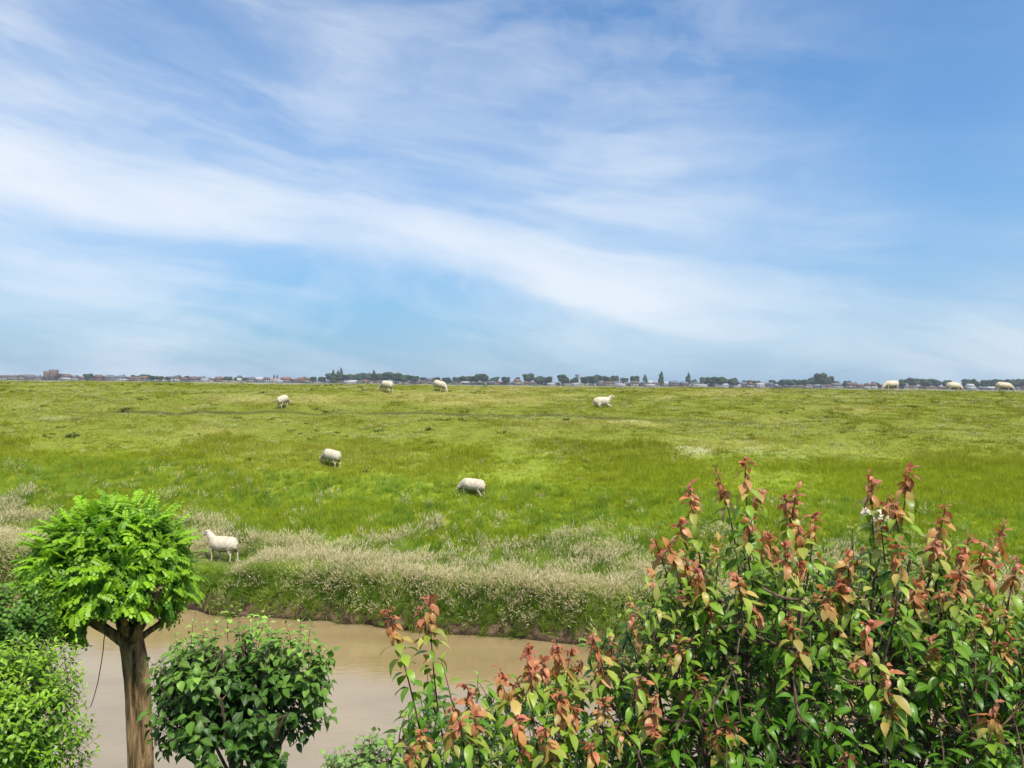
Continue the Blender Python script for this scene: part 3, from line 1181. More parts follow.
# ------------------------------------------------------------------ round-headed acacia tree
def build_ball_tree():
    Y0 = 8.6
    base = at(140, 768, Y0)
    base = Vector((base.x + .06, Y0, GZ - .05))
    root = empty('mop_head_tree', base)
    tag(root, 'round-headed tree with bright green feathery leaves on a thick rough bare trunk', 'tree')
    L = lambda p: Vector(p) - base
    bark = bark_mat('furrowed_bark', (0.040, 0.024, 0.010), (0.40, 0.26, 0.13), 12, .13, 1.0, .07)
    # trunk with real furrows
    axis = [base, at(141, 768, Y0), at(139, 720, Y0), at(137, 680, Y0), at(134, 655, Y0), at(131, 638, Y0), at(129, 624, Y0)]
    rad = [.17, .128, .124, .124, .124, .122, .09]
    us = np.linspace(0, 1, 70)
    ax = np.array([tuple(p) for p in axis])
    cum = np.concatenate([[0], np.cumsum(np.linalg.norm(np.diff(ax, axis=0), axis=1))])
    cum /= cum[-1]
    n = 40
    V = []
    for u in us:
        p = np.array([np.interp(u, cum, ax[:, k]) for k in range(3)])
        r = np.interp(u, cum, rad)
        a = np.arange(n) * 2 * math.pi / n
        fur = np.abs(np.sin(a * 6.5 + 5 * fbm(a * 0 + u * 9, a * 1.2, 2))) ** .6
        rr = r * (0.93 + .15 * fur + .16 * fbm(np.cos(a) * 1.6 + u * 7, np.sin(a) * 1.6 + u * 5, 3)) + (0.02 if u > .98 else 0)
        V.append(np.stack([p[0] + np.cos(a) * rr, p[1] + np.sin(a) * rr, p[2] + a * 0], -1))
    V = np.concatenate(V) - np.array(base)
    i = np.arange((len(us) - 1) * n)
    row, c = i // n, i % n
    Fq = np.stack([row * n + c, row * n + (c + 1) % n, (row + 1) * n + (c + 1) % n, (row + 1) * n + c], -1)
    link('trunk', mesh_np('mop_trunk', V, Fq, True), root, [bark])
    W = Wood()
    head = at(130, 640, Y0)
    C = at(111, 580, Y0)
    RX, RY, RZ = .84, .85, .86
    limbs = [((100, 628), -.2), ((84, 618), .1), ((150, 610), -.1), ((166, 618), .2), ((120, 600), -.5), ((108, 590), .6), ((140, 592), .5), ((70, 600), -.4), ((160, 590), -.45)]
    ends = []
    for (px, dy) in limbs:
        e = at(px[0], px[1], Y0 + dy)
        mid = head.lerp(e, .5) + Vector((0, 0, -.05))
        ps = bez(head + rdir(.05) - Vector((0, 0, .10)), mid, e, 9)
        W.tube([L(p) for p in ps], .050, .028, 9, .4)
        ends.append(e)
        for q in range(6):
            v = rdir()
            v.z = abs(v.z) * .8 + .1
            t = Vector((C.x + v.x * RX * .8, C.y + v.y * RY * .8, C.z + v.z * RZ * .8))
            if (t - e).length < 1.1:
                W.tube([L(p) for p in bez(e, (e + t) / 2 + rdir(.08), t, 7)], .022, .006, 5)
    link('limbs', W.mesh('mop_limbs'), root, [bark])
    lf = leaf_template(ovate(.30, .5, .9), 2, .12, .35)
    # a frond: leaflets in pairs along an arching stalk, as one template
    def frond(npair, curl, seed):
        R = random.Random(seed)
        V, rib, Fq = [], [], []
        tv, tr, tf = lf
        for i in range(npair + 1):
            u = (i + .8) / (npair + .8)
            x, z = math.sin(curl * u) / curl, -(1 - math.cos(curl * u)) / curl
            tan = np.array([math.cos(curl * u), 0, -math.sin(curl * u)])
            sides = (-1, 1) if i < npair else (0,)
            for s in sides:
                if s == 0:
                    d = tan
                else:
                    d = tan * .45 + np.array([0, s * .95, -.20 + R.uniform(-.15, .1)])
                d = d / np.linalg.norm(d)
                up = np.array([tan[2] * -1, 0, tan[0]]) + np.array([R.uniform(-.2, .2), R.uniform(-.2, .2), 0])
                sd = np.cross(up, d)
                sd /= np.linalg.norm(sd)
                nn = np.cross(d, sd)
                ln = .34 * (1 - .35 * abs(u - .5)) * R.uniform(.85, 1.1)
                k = len(V)
                for q in tv:
                    V.append(np.array([x, 0, z]) + ln * (q[0] * d + q[1] * 1.15 * sd + q[2] * nn))
                rib += list(tr)
                Fq += [[k + j for j in f] for f in tf]
        return np.array(V), np.array(rib, float), np.array(Fq)
    LV = Leaves([frond(6, .7, 1), frond(7, 1.0, 2), frond(5, .4, 3), frond(6, 1.3, 4)])
    N = 4300
    for i in range(N):
        zz = 1 - 1.60 * ((i + .5) / N)           # cap and sides, open underneath
        ph = i * 2.399963
        rr = math.sqrt(max(0, 1 - zz * zz))
        v = Vector((rr * math.cos(ph), rr * math.sin(ph), zz))
        lump = 1 + .07 * math.sin(v.x * 7 + 2) * math.cos(v.z * 6 + v.y * 5) + random.gauss(0, .04)
        f = random.random()
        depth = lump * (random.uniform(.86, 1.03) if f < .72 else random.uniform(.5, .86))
        if zz < -.2:
            depth *= 1 - .25 * random.random()
        p = Vector((C.x + v.x * RX * depth, C.y + v.y * RY * depth, C.z + v.z * RZ * depth))
        out = Vector((v.x, v.y, v.z * .6))
        d = out * .45 + rdir(.50) + Vector((0, 0, -.30 if zz < .5 else .10))
        if zz < -.3:
            d += Vector((0, 0, -.25))
        upn = Vector((v.x * .35, v.y * .35, 1.0)) + rdir(.25)
        lf_px = (p.x / p.y * F + 512, 384 - (p.z - E) / p.y * F)
        if 86 < lf_px[0] < 165 and lf_px[1] > 618:       # the branching head stays open
            continue
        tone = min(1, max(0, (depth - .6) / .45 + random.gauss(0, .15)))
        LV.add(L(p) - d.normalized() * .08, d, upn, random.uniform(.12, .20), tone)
    for i in range(140):                         # feathery tips that break the outline
        v = rdir()
        v.z = v.z if v.z > -.25 else -v.z
        v.normalize()
        p = Vector((C.x + v.x * RX, C.y + v.y * RY, C.z + v.z * RZ))
        LV.add(L(p), v + Vector((0, 0, .3)) + rdir(.3), UPV + rdir(.3), random.uniform(.18, .24), 1.0)
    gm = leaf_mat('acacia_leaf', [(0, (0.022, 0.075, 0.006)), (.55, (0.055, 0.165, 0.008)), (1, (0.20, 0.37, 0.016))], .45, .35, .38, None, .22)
    link('crown', LV.mesh('mop_crown', False), root, [gm])
    # thin whip hanging from the head
    W2 = Wood()
    pts = [(106, 628), (104, 640), (103, 652), (101, 665), (98, 682), (94, 697), (91, 706), (87, 709), (85, 705), (86, 700)]
    W2.tube([L(at(a, b, Y0 - .25)) for a, b in pts], .006, .004, 5)
    link('hanging_twig', W2.mesh('hanging_twig'), root, [simple('dead_twig', (0.05, 0.035, 0.025))])


# ------------------------------------------------------------------ bushes grown from shoots
def shoot_leaves(LV, p0, p1, nl, size, tone0, tone1, bendv=None, droop=.3, tipsize=.45, spread=1.0, opposite=False, start=.1, W=None, r=.004, base=None, kk=None):
    """stem from p0 to p1 with leaves along it; tone runs tone0 (base) to tone1 (tip)"""
    p0, p1 = Vector(p0), Vector(p1)
    ctrl = (p0 + p1) / 2 + (bendv if bendv is not None else rdir(.04))
    ps = bez(p0, ctrl, p1, 8)
    if W is not None:
        W.tube([p - base for p in ps], r, r * .35, 5)
    ph = random.uniform(0, 6.28)
    for i in range(nl):
        u = start + (1 - start) * (i + .5) / nl
        k = min(6, int(u * 7))
        f = u * 7 - k
        p = ps[k].lerp(ps[k + 1], f)
        t = (ps[k + 1] - ps[k]).normalized()
        for s in ((0, math.pi) if opposite else (0,)):
            a = ph + s
            ref = t.orthogonal().normalized()
            rad = ref * math.cos(a) + t.cross(ref) * math.sin(a)
            tipf = max(0, (u - .72) / .28)
            d = rad * (1.0 - .45 * tipf) * spread + t * (.35 + .8 * tipf) + Vector((0, 0, -droop * (1 - .5 * tipf))) + rdir(.16)
            up = t * .8 + UPV * .7 + rdir(.25)
            sz = size * (1 - (1 - tipsize) * tipf) * random.uniform(.75, 1.12)
            tone = tone0 + (tone1 - tone0) * u
            LV.add(p + d.normalized() * size * .14 - base, d, up, sz, min(1, max(0, tone + random.gauss(0, .04))), random.randint(*kk) if kk else None)
        ph += math.pi / 2 if opposite else 2.4


def build_lilac():
    Y0 = 6.5
    base = at(243, 768, Y0)
    base = Vector((base.x, Y0, GZ - .05))
    root = empty('broadleaf_shrub', base)
    tag(root, 'dark glossy broad-leaved shrub on several bare stems right of the rough trunk', 'shrub')
    W = Wood()
    fork = at(243, 800, Y0)
    W.tube([Vector((0, 0, 0)), (fork - base) * .5 + Vector((.03, 0, 0)), fork - base], .06, .045, 9, .15)
    C = at(242, 706, Y0)
    RX, RY, RZ = 80 / F * Y0, .66, 68 / F * Y0
    ends = []
    for (x, y, dy) in [(178, 690, 0), (196, 660, .3), (222, 650, -.3), (243, 640, .2), (268, 650, -.2), (292, 660, .3), (312, 680, -.1), (205, 720, -.4), (285, 715, -.4), (240, 690, .4), (262, 700, -.45), (222, 700, -.5)]:
        e = at(x, y, Y0 + dy)
        m = fork.lerp(e, .45) + Vector((0, 0, -.1)) + rdir(.05)
        ps = bez(fork + rdir(.04), m, e, 9)
        W.tube([p - base for p in ps], .022, .008, 7, .2)
        ends.append((e, ps))
    CL = [(183, 684, 34, .1), (220, 670, 38, -.2), (265, 666, 40, .1), (300, 680, 31, -.1), (240, 700, 50, .3), (240, 700, 50, -.3), (190, 714, 34, -.1), (292, 714, 34, .1),
          (318, 662, 15, 0), (168, 700, 20, 0), (205, 652, 17, 0), (205, 735, 26, .1), (268, 738, 24, -.2), (180, 735, 18, 0)]
    LV = Leaves([leaf_template(ovate(.33, .36, 1.15), 5, .30, .9), leaf_template(ovate(.36, .36, 1.15), 5, .20, .5, .2), leaf_template(ovate(.31, .36, 1.15), 5, .38, 1.2, -.2)])
    for i in range(430):
        cx, cy, cr, cd = random.choices(CL, [q[2] ** 2 for q in CL])[0]
        v = rdir()
        rr = random.random() ** .4
        cc = at(cx, cy, Y0)
        R_ = cr / F * Y0
        c = Vector((cc.x + v.x * R_ * rr, Y0 + cd + v.y * R_ * rr, cc.z + v.z * R_ * rr * .9))
        w = c - C
        rr = min(1, Vector((w.x / RX, w.y / RY, w.z / RZ)).length)
        v = w.normalized()
        e = min(ends, key=lambda q: (q[0] - c).length)[0]
        d = (Vector((v.x * .7, v.y * .7, .75 + v.z * .3)) + rdir(.3)).normalized()
        ln = random.uniform(.16, .26)
        p0, p1 = c - d * ln * .5, c + d * ln * .5
        if rr > .45 and random.random() < .35:
            W.tube([p - base for p in bez(e, (e + p0) / 2 + rdir(.06), p0, 6)], .006, .003, 4)
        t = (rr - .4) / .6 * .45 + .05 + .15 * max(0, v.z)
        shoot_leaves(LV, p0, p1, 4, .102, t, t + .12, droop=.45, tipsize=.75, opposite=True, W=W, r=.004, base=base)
    # pale upright shoots standing out of the top
    for (x, y, h) in [(205, 622, 30), (220, 612, 38), (240, 610, 40), (252, 616, 30), (270, 616, 36), (285, 622, 30), (300, 620, 40), (312, 622, 34), (196, 612, 44), (175, 634, 26),
                      (232, 606, 36), (262, 612, 30), (325, 650, 20), (186, 640, 24), (278, 632, 24), (160, 660, 20), (245, 630, 24), (213, 636, 24), (298, 640, 24)]:
        dy = random.uniform(-.35, .35)
        p1 = at(x, y, Y0 + dy)
        p0 = at(x + random.uniform(-6, 6), y + h, Y0 + dy)
        shoot_leaves(LV, p0, p1, 6, .072, .60, 1.0, droop=.25, tipsize=.5, opposite=True, W=W, r=.004, base=base, start=.2)
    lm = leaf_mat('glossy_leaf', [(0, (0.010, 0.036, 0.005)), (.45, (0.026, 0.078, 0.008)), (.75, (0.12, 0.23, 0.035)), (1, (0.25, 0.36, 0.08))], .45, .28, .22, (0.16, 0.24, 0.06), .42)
    link('stems', W.mesh('lilac_stems'), root, [bark_mat('grey_stem', (0.06, 0.045, 0.03), (0.20, 0.15, 0.10), 30, .3, .5, .01)])
    link('foliage', LV.mesh('lilac_leaves'), root, [lm])


def bush(name, label, px, py, Y0, rx, ry, rz, nshoot, size, stops, temps, per=9, seed=1, lenr=(.2, .32), tops=(), upb=.7, opp=True, rough=.45, toney=.45, droop=.15):
    random.seed(seed)
    C = at(px, py, Y0)
    base = Vector((C.x, C.y, GZ - .05))
    root = empty(name, base)
    tag(root, label, 'shrub')
    W = Wood()
    LV = Leaves(temps)
    ends = []
    for i in range(9):
        v = rdir()
        e = Vector((C.x + v.x * rx * .6, C.y + v.y * ry * .6, C.z + v.z * rz * .6))
        b = base + Vector((random.uniform(-.12, .12), random.uniform(-.12, .12), 0))
        W.tube([p - base for p in bez(b, Vector((b.x, b.y, (b.z + e.z) * .5)), e, 10)], .022, .006, 6, .2)
        ends.append(e)
    for i in range(nshoot):
        v = rdir()
        rr = random.random() ** .38
        l = 1 + .14 * math.sin(v.x * 5 + seed) * math.cos(v.z * 6 + v.y * 4)
        c = Vector((C.x + v.x * rx * rr * l, C.y + v.y * ry * rr * l, C.z + v.z * rz * rr * l))
        d = (Vector((v.x * .8, v.y * .8, upb)) + rdir(.3)).normalized()
        ln = random.uniform(*lenr)
        if rr > .6 and random.random() < .25:
            e = min(ends, key=lambda q: (q - c).length)
            W.tube([p - base for p in bez(e, (e + c) / 2 + rdir(.05), c - d * ln * .5, 6)], .006, .003, 4)
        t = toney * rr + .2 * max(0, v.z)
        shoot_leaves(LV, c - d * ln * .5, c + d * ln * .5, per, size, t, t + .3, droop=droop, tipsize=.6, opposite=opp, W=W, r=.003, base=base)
    for (x, y, x0, y0, nl) in tops:
        dy = random.uniform(-.2, .1)
        shoot_leaves(LV, at(x0, y0, Y0 + dy), at(x, y, Y0 + dy), nl, size, .5, .9, droop=droop, tipsize=.6, opposite=opp, W=W, r=.004, base=base)
    link('stems', W.mesh(name + '_stems'), root, [bark_mat(name + '_stem', (0.06, 0.045, 0.03), (0.18, 0.13, 0.08), 30, .3, .5, .01)])
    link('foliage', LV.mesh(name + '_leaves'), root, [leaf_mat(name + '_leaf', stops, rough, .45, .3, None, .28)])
    return root


def build_bushes():
    lance = [leaf_template(ovate(.20, .45, 1.0), 4, .22, .5), leaf_template(ovate(.22, .42, 1.0), 4, .15, .9, .2), leaf_template(ovate(.19, .45, 1.0), 4, .3, .3, -.2)]
    bush('narrow_leaved_shrub', 'bright green narrow-leaved shrub at the lower left corner, in front of the round-headed tree', -8, 742, 5.4, .60, .55, .72, 900, .062,
         [(0, (0.022, 0.075, 0.004)), (.5, (0.085, 0.20, 0.006)), (1, (0.24, 0.40, 0.018))], lance, 7, 11, (.16, .28),
         tops=[(72, 700, 50, 712, 7), (84, 706, 60, 722, 7), (80, 735, 55, 745, 8), (76, 758, 50, 765, 8), (58, 672, 42, 694, 7), (30, 646, 24, 672, 7), (12, 640, 10, 668, 7), (46, 660, 36, 684, 7), (68, 722, 44, 728, 7)])
    rnd = [leaf_template(ovate(.32, .42, .9), 3, .2, .5), leaf_template(ovate(.34, .42, .9), 3, .1, .8, .2)]
    bush('small_leaved_shrub', 'dark green small-leaved shrub behind the lower left shrub, cut by the left edge', 2, 640, 7.2, .42, .5, .52, 520, .058,
         [(0, (0.015, 0.055, 0.008)), (.5, (0.045, 0.13, 0.012)), (1, (0.12, 0.25, 0.02))], rnd, 6, 12, (.14, .22))
    ivy = [leaf_template(ovate(.40, .30, 1.1), 4, .15, .5), leaf_template(ovate(.44, .30, 1.1), 4, .25, .8, .2)]
    bush('ivy_bush', 'rounded ivy-leaved bush peeping in at the bottom edge between shrub and fruit tree', 366, 806, 5.0, .37, .36, .40, 760, .060,
         [(0, (0.02, 0.06, 0.012)), (.5, (0.07, 0.16, 0.03)), (1, (0.20, 0.31, 0.09))], ivy, 4, 13, (.08, .15), upb=1.0, opp=False, droop=.3)
    # bush on the far bank at the left edge, by the ditch
    

# ------------------------------------------------------------------ fruit tree with red shoot tips
TIPS = [  # shoot tip px, py, length in px, lean px, depth
    (745, 458, 130, 8, 3.2), (718, 474, 110, 22, 3.3), (690, 487, 100, 14, 3.4), (797, 490, 110, -12, 3.3), (812, 515, 80, -8, 3.1),
    (668, 545, 60, 16, 3.1), (736, 575, 50, 6, 2.8), (697, 568, 60, 20, 3.0), (655, 540, 80, 30, 3.5), (770, 536, 70, -6, 3.3),
    (872, 474, 110, 6, 3.3), (910, 468, 130, -16, 3.15), (897, 542, 90, -6, 2.8), (945, 508, 80, -18, 3.3), (1004, 524, 90, -34, 3.4),
    (985, 545, 80, -20, 3.1), (1020, 560, 80, -14, 3.0), (960, 572, 90, -12, 2.9), (848, 552, 60, 10, 3.2), (868, 622, 90, 12, 2.6),
    (885, 665, 70, 4, 2.6), (790, 618, 60, 4, 2.8), (996, 702, 80, -6, 2.6), (848, 752, 40, 6, 2.7), (640, 676, 60, 4, 2.9),
    (655, 726, 50, 8, 2.8), (725, 716, 50, 6, 2.8), (592, 634, 70, 20, 3.1), (610, 640, 60, 12, 3.2), (632, 616, 70, 20, 3.2),
    (430, 594, 150, 14, 3.0), (388, 610, 130, 34, 3.0), (528, 646, 100, 6, 3.0), (556, 640, 90, 2, 3.05), (572, 648, 70, -4, 3.1),
    (500, 668, 90, 22, 3.0), (466, 684, 90, 14, 2.9), (516, 716, 60, 4, 2.8), (560, 690, 80, -2, 2.8), (546, 728, 50, -4, 2.7),
    (840, 562, 60, 6, 3.2), (985, 606, 60, -6, 3.0), (915, 586, 70, -6, 3.0), (830, 590, 70, 4, 3.0), (755, 600, 60, 10, 3.0),
    (706, 604, 60, 10, 3.1), (1040, 610, 90, -10, 3.0), (1060, 560, 110, -20, 3.2), (420, 730, 50, 16, 2.8), (452, 700, 60, 14, 2.85),
    (604, 700, 60, 4, 2.9), (680, 640, 50, 6, 2.9), (930, 640, 60, 0, 2.8), (1010, 640, 60, -8, 2.9), (590, 745, 40, 4, 2.8), (700, 560, 70, 10, 3.4),
    (685, 556, 60, 14, 3.2), (752, 520, 60, 0, 3.0), (785, 545, 60, 0, 3.0), (880, 520, 60, 6, 3.2), (935, 540, 60, 0, 3.2), (970, 536, 70, -10, 3.3),
]
TOPLINE = [(380, 790), (400, 720), (430, 690), (470, 700), (500, 690), (560, 690), (600, 660), (640, 600), (680, 580), (720, 560), (750, 556), (790, 560), (820, 575), (860, 545), (900, 540), (940, 555), (980, 590), (1020, 590), (1080, 600), (1150, 680)]


def build_fruit_tree():
    random.seed(5)
    tips = []
    for (x, y, ln, lean, Yq) in TIPS:
        tips.append((x, y, ln, lean, Yq))
        if ln >= 50:                              # side twigs fill each tip out to a loose cluster
            for q in range(random.choice((0, 1, 1))):
                sd = random.choice((-1, 1))
                tips.append((x + sd * random.uniform(6, 15) + lean * .15, y + random.uniform(8, 38), random.uniform(26, 44), -sd * random.uniform(4, 12), Yq + random.uniform(-.07, .07)))
    Yc = 3.3
    tb = at(800, 768, 3.45)
    base = Vector((tb.x, 3.45, GZ - .05))
    root = empty('fruit_tree', base)
    tag(root, 'leafy fruit tree with coppery red young leaves on its shoot tips, lower right', 'tree')
    W = Wood()
    fork = at(795, 1080, 3.45)
    W.tube([base + Vector((0, 0, 0)) - base, Vector((.02, 0, 1.0)), fork - base], .11, .085, 12, .12)
    limb_nodes = []
    for (x, y, Yq) in [(470, 760, 3.0), (560, 740, 3.1), (650, 640, 3.2), (720, 600, 3.5), (745, 560, 3.2), (800, 600, 2.9), (800, 590, 3.6), (875, 570, 3.3), (910, 560, 3.0),
                       (880, 680, 2.8), (960, 620, 3.3), (1040, 640, 3.1), (1120, 700, 3.3), (700, 720, 2.8), (620, 700, 3.3), (980, 740, 2.7), (800, 720, 2.7), (400, 740, 3.0)]:
        e = at(x, y, Yq)
        m = fork.lerp(e, .5) + Vector(((e.x - fork.x) * .15, 0, -.15)) + rdir(.05)
        ps = bez(fork + rdir(.03), m, e, 14)
        W.tube([p - base for p in ps], .015, .005, 8, .15)
        limb_nodes += ps[4:]
    gls = [leaf_template(ovate(.20, .42, 1.1), 6, .35, 1.1), leaf_template(ovate(.25, .42, 1.1), 6, .20, .6, .25),
           leaf_template(ovate(.22, .42, 1.1), 6, .35, 1.5, -.25), leaf_template(ovate(.24, .42, 1.1), 6, .10, .9, .5)]
    nar = [leaf_template(ovate(.165, .40, 1.0), 6, .35, 1.2), leaf_template(ovate(.18, .40, 1.0), 6, .25, .8, .35),
           leaf_template(ovate(.16, .40, 1.0), 6, .40, 1.6, -.3), leaf_template(ovate(.17, .40, 1.0), 6, .20, .5, .6)]
    LV = Leaves(nar + gls)
    RL = Leaves(gls)

    def connect(p, r=.007):
        lower = [q for q in limb_nodes if q.z < p.z + .02]
        q = min(lower or limb_nodes, key=lambda w: (w - p).length)
        ctrl = (q + p) / 2 + Vector((0, 0, -.05)) + rdir(.02)
        W.tube([w - base for w in bez(q, ctrl, p, 7)], r, r * .6, 6)

    for (x, y, ln, lean, Yq) in tips:
        p1 = at(x, y, Yq)
        p0 = at(x + lean, y + ln, Yq + random.uniform(-.04, .04))
        bend = rdir(.03)
        if ln >= 40:
            connect(p0)
        pxm = F / Yq
        L_ = ln / pxm
        ctrl = (p0 + p1) / 2 + bend
        ps = bez(p0, ctrl, p1, 12)
        W.tube([p - base for p in ps], .0042, .0018, 6)
        nred = random.randint(11, 17)
        # red and coppery leaves packed at the tip
        red_len = min(.115, max(.06, L_ * .30))
        ph = random.uniform(0, 6.28)
        n_all = int(L_ / .0072) + 8
        for i in range(n_all):
            u = 1 - (i / n_all) ** 1.15
            k = min(10, int(u * 11))
            p = ps[k].lerp(ps[k + 1], u * 11 - k)
            t = (ps[k + 1] - ps[k]).normalized()
            dist = (1 - u) * L_
            ref = t.orthogonal().normalized()
            rad = ref * math.cos(ph) + t.cross(ref) * math.sin(ph)
            ph += 2.4
            g = dist / red_len                       # 0 tip .. 1 end of the young part
            if g < .95 and random.random() < .12:
                continue
            if g < .95:
                size = .036 + .026 * min(1, g * 1.3)
                d = rad * (.55 + .35 * g) + t * (.35 - .5 * g) + Vector((0, 0, -.05 - .75 * g)) + rdir(.75)
                tone = .0 + .34 * g + random.gauss(0, .05)
                RL.add(p + d.normalized() * .008 - base, d, t + UPV * .4 + rdir(.8), size * random.uniform(.6, 1.3), min(.42, max(0, tone)))
                if random.random() < .8:
                    d = d + rdir(.5)
                    RL.add(p - base, d, t + rdir(.5), size * .75, min(.42, max(0, tone)))
            elif i % 2:
                continue
            else:
                size = random.uniform(.052, .088)
                d = rad * 1.0 + t * .1 + Vector((0, 0, -.30)) + rdir(.38)
                tone = min(.85, .40 + .17 * (g - .9)) + random.gauss(0, .06)
                LV.add(p + d.normalized() * .016 - base, d, t * .5 + UPV + rdir(.25), size, min(1, max(.28, tone)), random.randint(4, 7))
    # the green mass
    def top(x):
        return float(np.interp(x, [q[0] for q in TOPLINE], [q[1] for q in TOPLINE]))
    cnt = 0
    while cnt < 2300:
        x = random.uniform(385, 1150)
        f = random.random() ** .85
        y = top(x) + 8 + f * (900 - top(x))
        thick = min(1, .35 + (y - top(x)) / 160)
        if x < 640 and random.random() < .50:
            continue
        Yq = 3.25 + random.uniform(-.75, .75) * thick
        if Yq < 2.45:
            continue
        # pixel profile read at the crown's own distance, then moved in depth
        c3 = at(x, y, 3.25)
        c = Vector((c3.x, Yq, c3.z))
        d = (Vector((random.gauss(0, .35), random.gauss(0, .35) - .15, .9))).normalized()
        ln = random.uniform(.14, .26)
        p0, p1 = c - d * ln * .55, c + d * ln * .45
        if random.random() < .5:
            connect(p0, .005)
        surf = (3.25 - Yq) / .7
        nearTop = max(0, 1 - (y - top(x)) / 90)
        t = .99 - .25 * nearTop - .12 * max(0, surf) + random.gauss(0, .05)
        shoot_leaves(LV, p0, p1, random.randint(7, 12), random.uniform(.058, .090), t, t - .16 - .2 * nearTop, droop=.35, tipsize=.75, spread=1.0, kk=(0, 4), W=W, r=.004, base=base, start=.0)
        if random.random() < .02 + .05 * nearTop:
            for q in range(7):
                dd = d * .6 + rdir(.8) + Vector((0, 0, -.1))
                RL.add(p1 + d * .012 * q - base, dd, UPV + rdir(.4), random.uniform(.035, .06), random.uniform(.02, .36))
        cnt += 1
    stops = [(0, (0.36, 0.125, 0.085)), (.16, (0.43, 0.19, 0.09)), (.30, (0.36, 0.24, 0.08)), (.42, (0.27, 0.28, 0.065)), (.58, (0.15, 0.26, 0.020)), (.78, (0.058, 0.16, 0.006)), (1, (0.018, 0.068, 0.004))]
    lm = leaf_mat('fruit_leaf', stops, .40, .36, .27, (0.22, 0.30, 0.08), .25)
    rm = leaf_mat('young_leaf', stops, .42, .35, .35, None, .22, back=(1.1, .9, .7))
    link('branches', W.mesh('fruit_branches'), root, [bark_mat('fruit_bark', (0.05, 0.03, 0.022), (0.16, 0.10, 0.07), 40, .4, .4, .006)])
    link('green_leaves', LV.mesh('fruit_leaves'), root, [lm])
    yo = link('young_leaves', RL.mesh('fruit_young_leaves'), root, [rm])
    yo['label'] = 'coppery red young leaves at the shoot tips'


build_ball_tree()
build_lilac()
build_bushes()
build_fruit_tree()


# ------------------------------------------------------------------ weeds and molehills on the slope
def build_weeds():
    m = leaf_mat('weed_leaf', [(0, (0.03, 0.05, 0.012)), (1, (0.09, 0.12, 0.03))], .7, .1, .15)
    for (px, py, h, lab) in [((73, 436), 0, .34, 'small dark weed clump on the left of the pasture slope'),
                             ((126, 410), 0, .26, 'small dark weed clump on the upper left slope below the crest'),
                             ((430, 430), 0, .26, 'small dark weed clump beside the worn track, right of the upper grazing sheep'),
                             ((262, 393), 0, .22, 'small dark weed clump just above and left of the sheep seen from behind'),
                             ((566, 420), 0, .22, 'small dark weed clump on the worn track, left of the pale worn patch'),
                             ((449, 391), 0, .16, 'small dark leaf clump right of the central sheep on the crest')]:  # dark leaf clump close to the sheep's right
        p = on_field(*px)
        LV = Leaves([leaf_template(ovate(.16, .4), 3, .2, .9)])
        for i in range(46):
            v = rdir()
            d = Vector((v.x, v.y, .25 + abs(v.z) * .9))
            LV.add((v.x * .10, v.y * .10, -.02), d, UPV + rdir(.3), h * random.uniform(.6, 1.1), random.random())
        o = link('weed_clump', LV.mesh('weed_clump'), mats=[m])
        o.location = p
        tag(o, lab, 'weed', 'dark weed clumps on the slope')


# ------------------------------------------------------------------ far town
FY = 900.0
BASEZ = 2.2


def far_x(px, Y=FY):
    return (px - 512) / F * Y


def far_tree_mesh(seed, kind):
    R = random.Random(seed)
    g = np.random.default_rng(seed)
    bm = bmesh.new()
    V, Fq = [], []
    lobes = []
    if kind == 'spire':
        for i in range(9):
            u = i / 8
            lobes.append((R.uniform(-.05, .05), R.uniform(-.05, .05), .12 + .80 * u, .24 * (1 - u) ** .7 + .05, .16))
    else:
        lobes.append((0, 0, .55, .34, .32))
        for i in range(9):
            a = R.uniform(0, 6.28)
            d = R.uniform(.15, .30)
            lobes.append((math.cos(a) * d, math.sin(a) * d, R.uniform(.34, .84), R.uniform(.12, .22), R.uniform(.12, .20)))
    me_all = bmesh.new()
    for (x, y, z, r, rz) in lobes:
        k = bmesh.ops.create_icosphere(me_all, subdivisions=2, radius=1.0)
        for v in k['verts']:
            n = 1 + .22 * (R.random() - .5)
            v.co = Vector((x + v.co.x * r * n, y + v.co.y * r * n, z + v.co.z * rz * n))
    me = bpy.data.meshes.new('far_crown')
    me_all.to_mesh(me)
    me_all.free()
    bm.free()
    return me


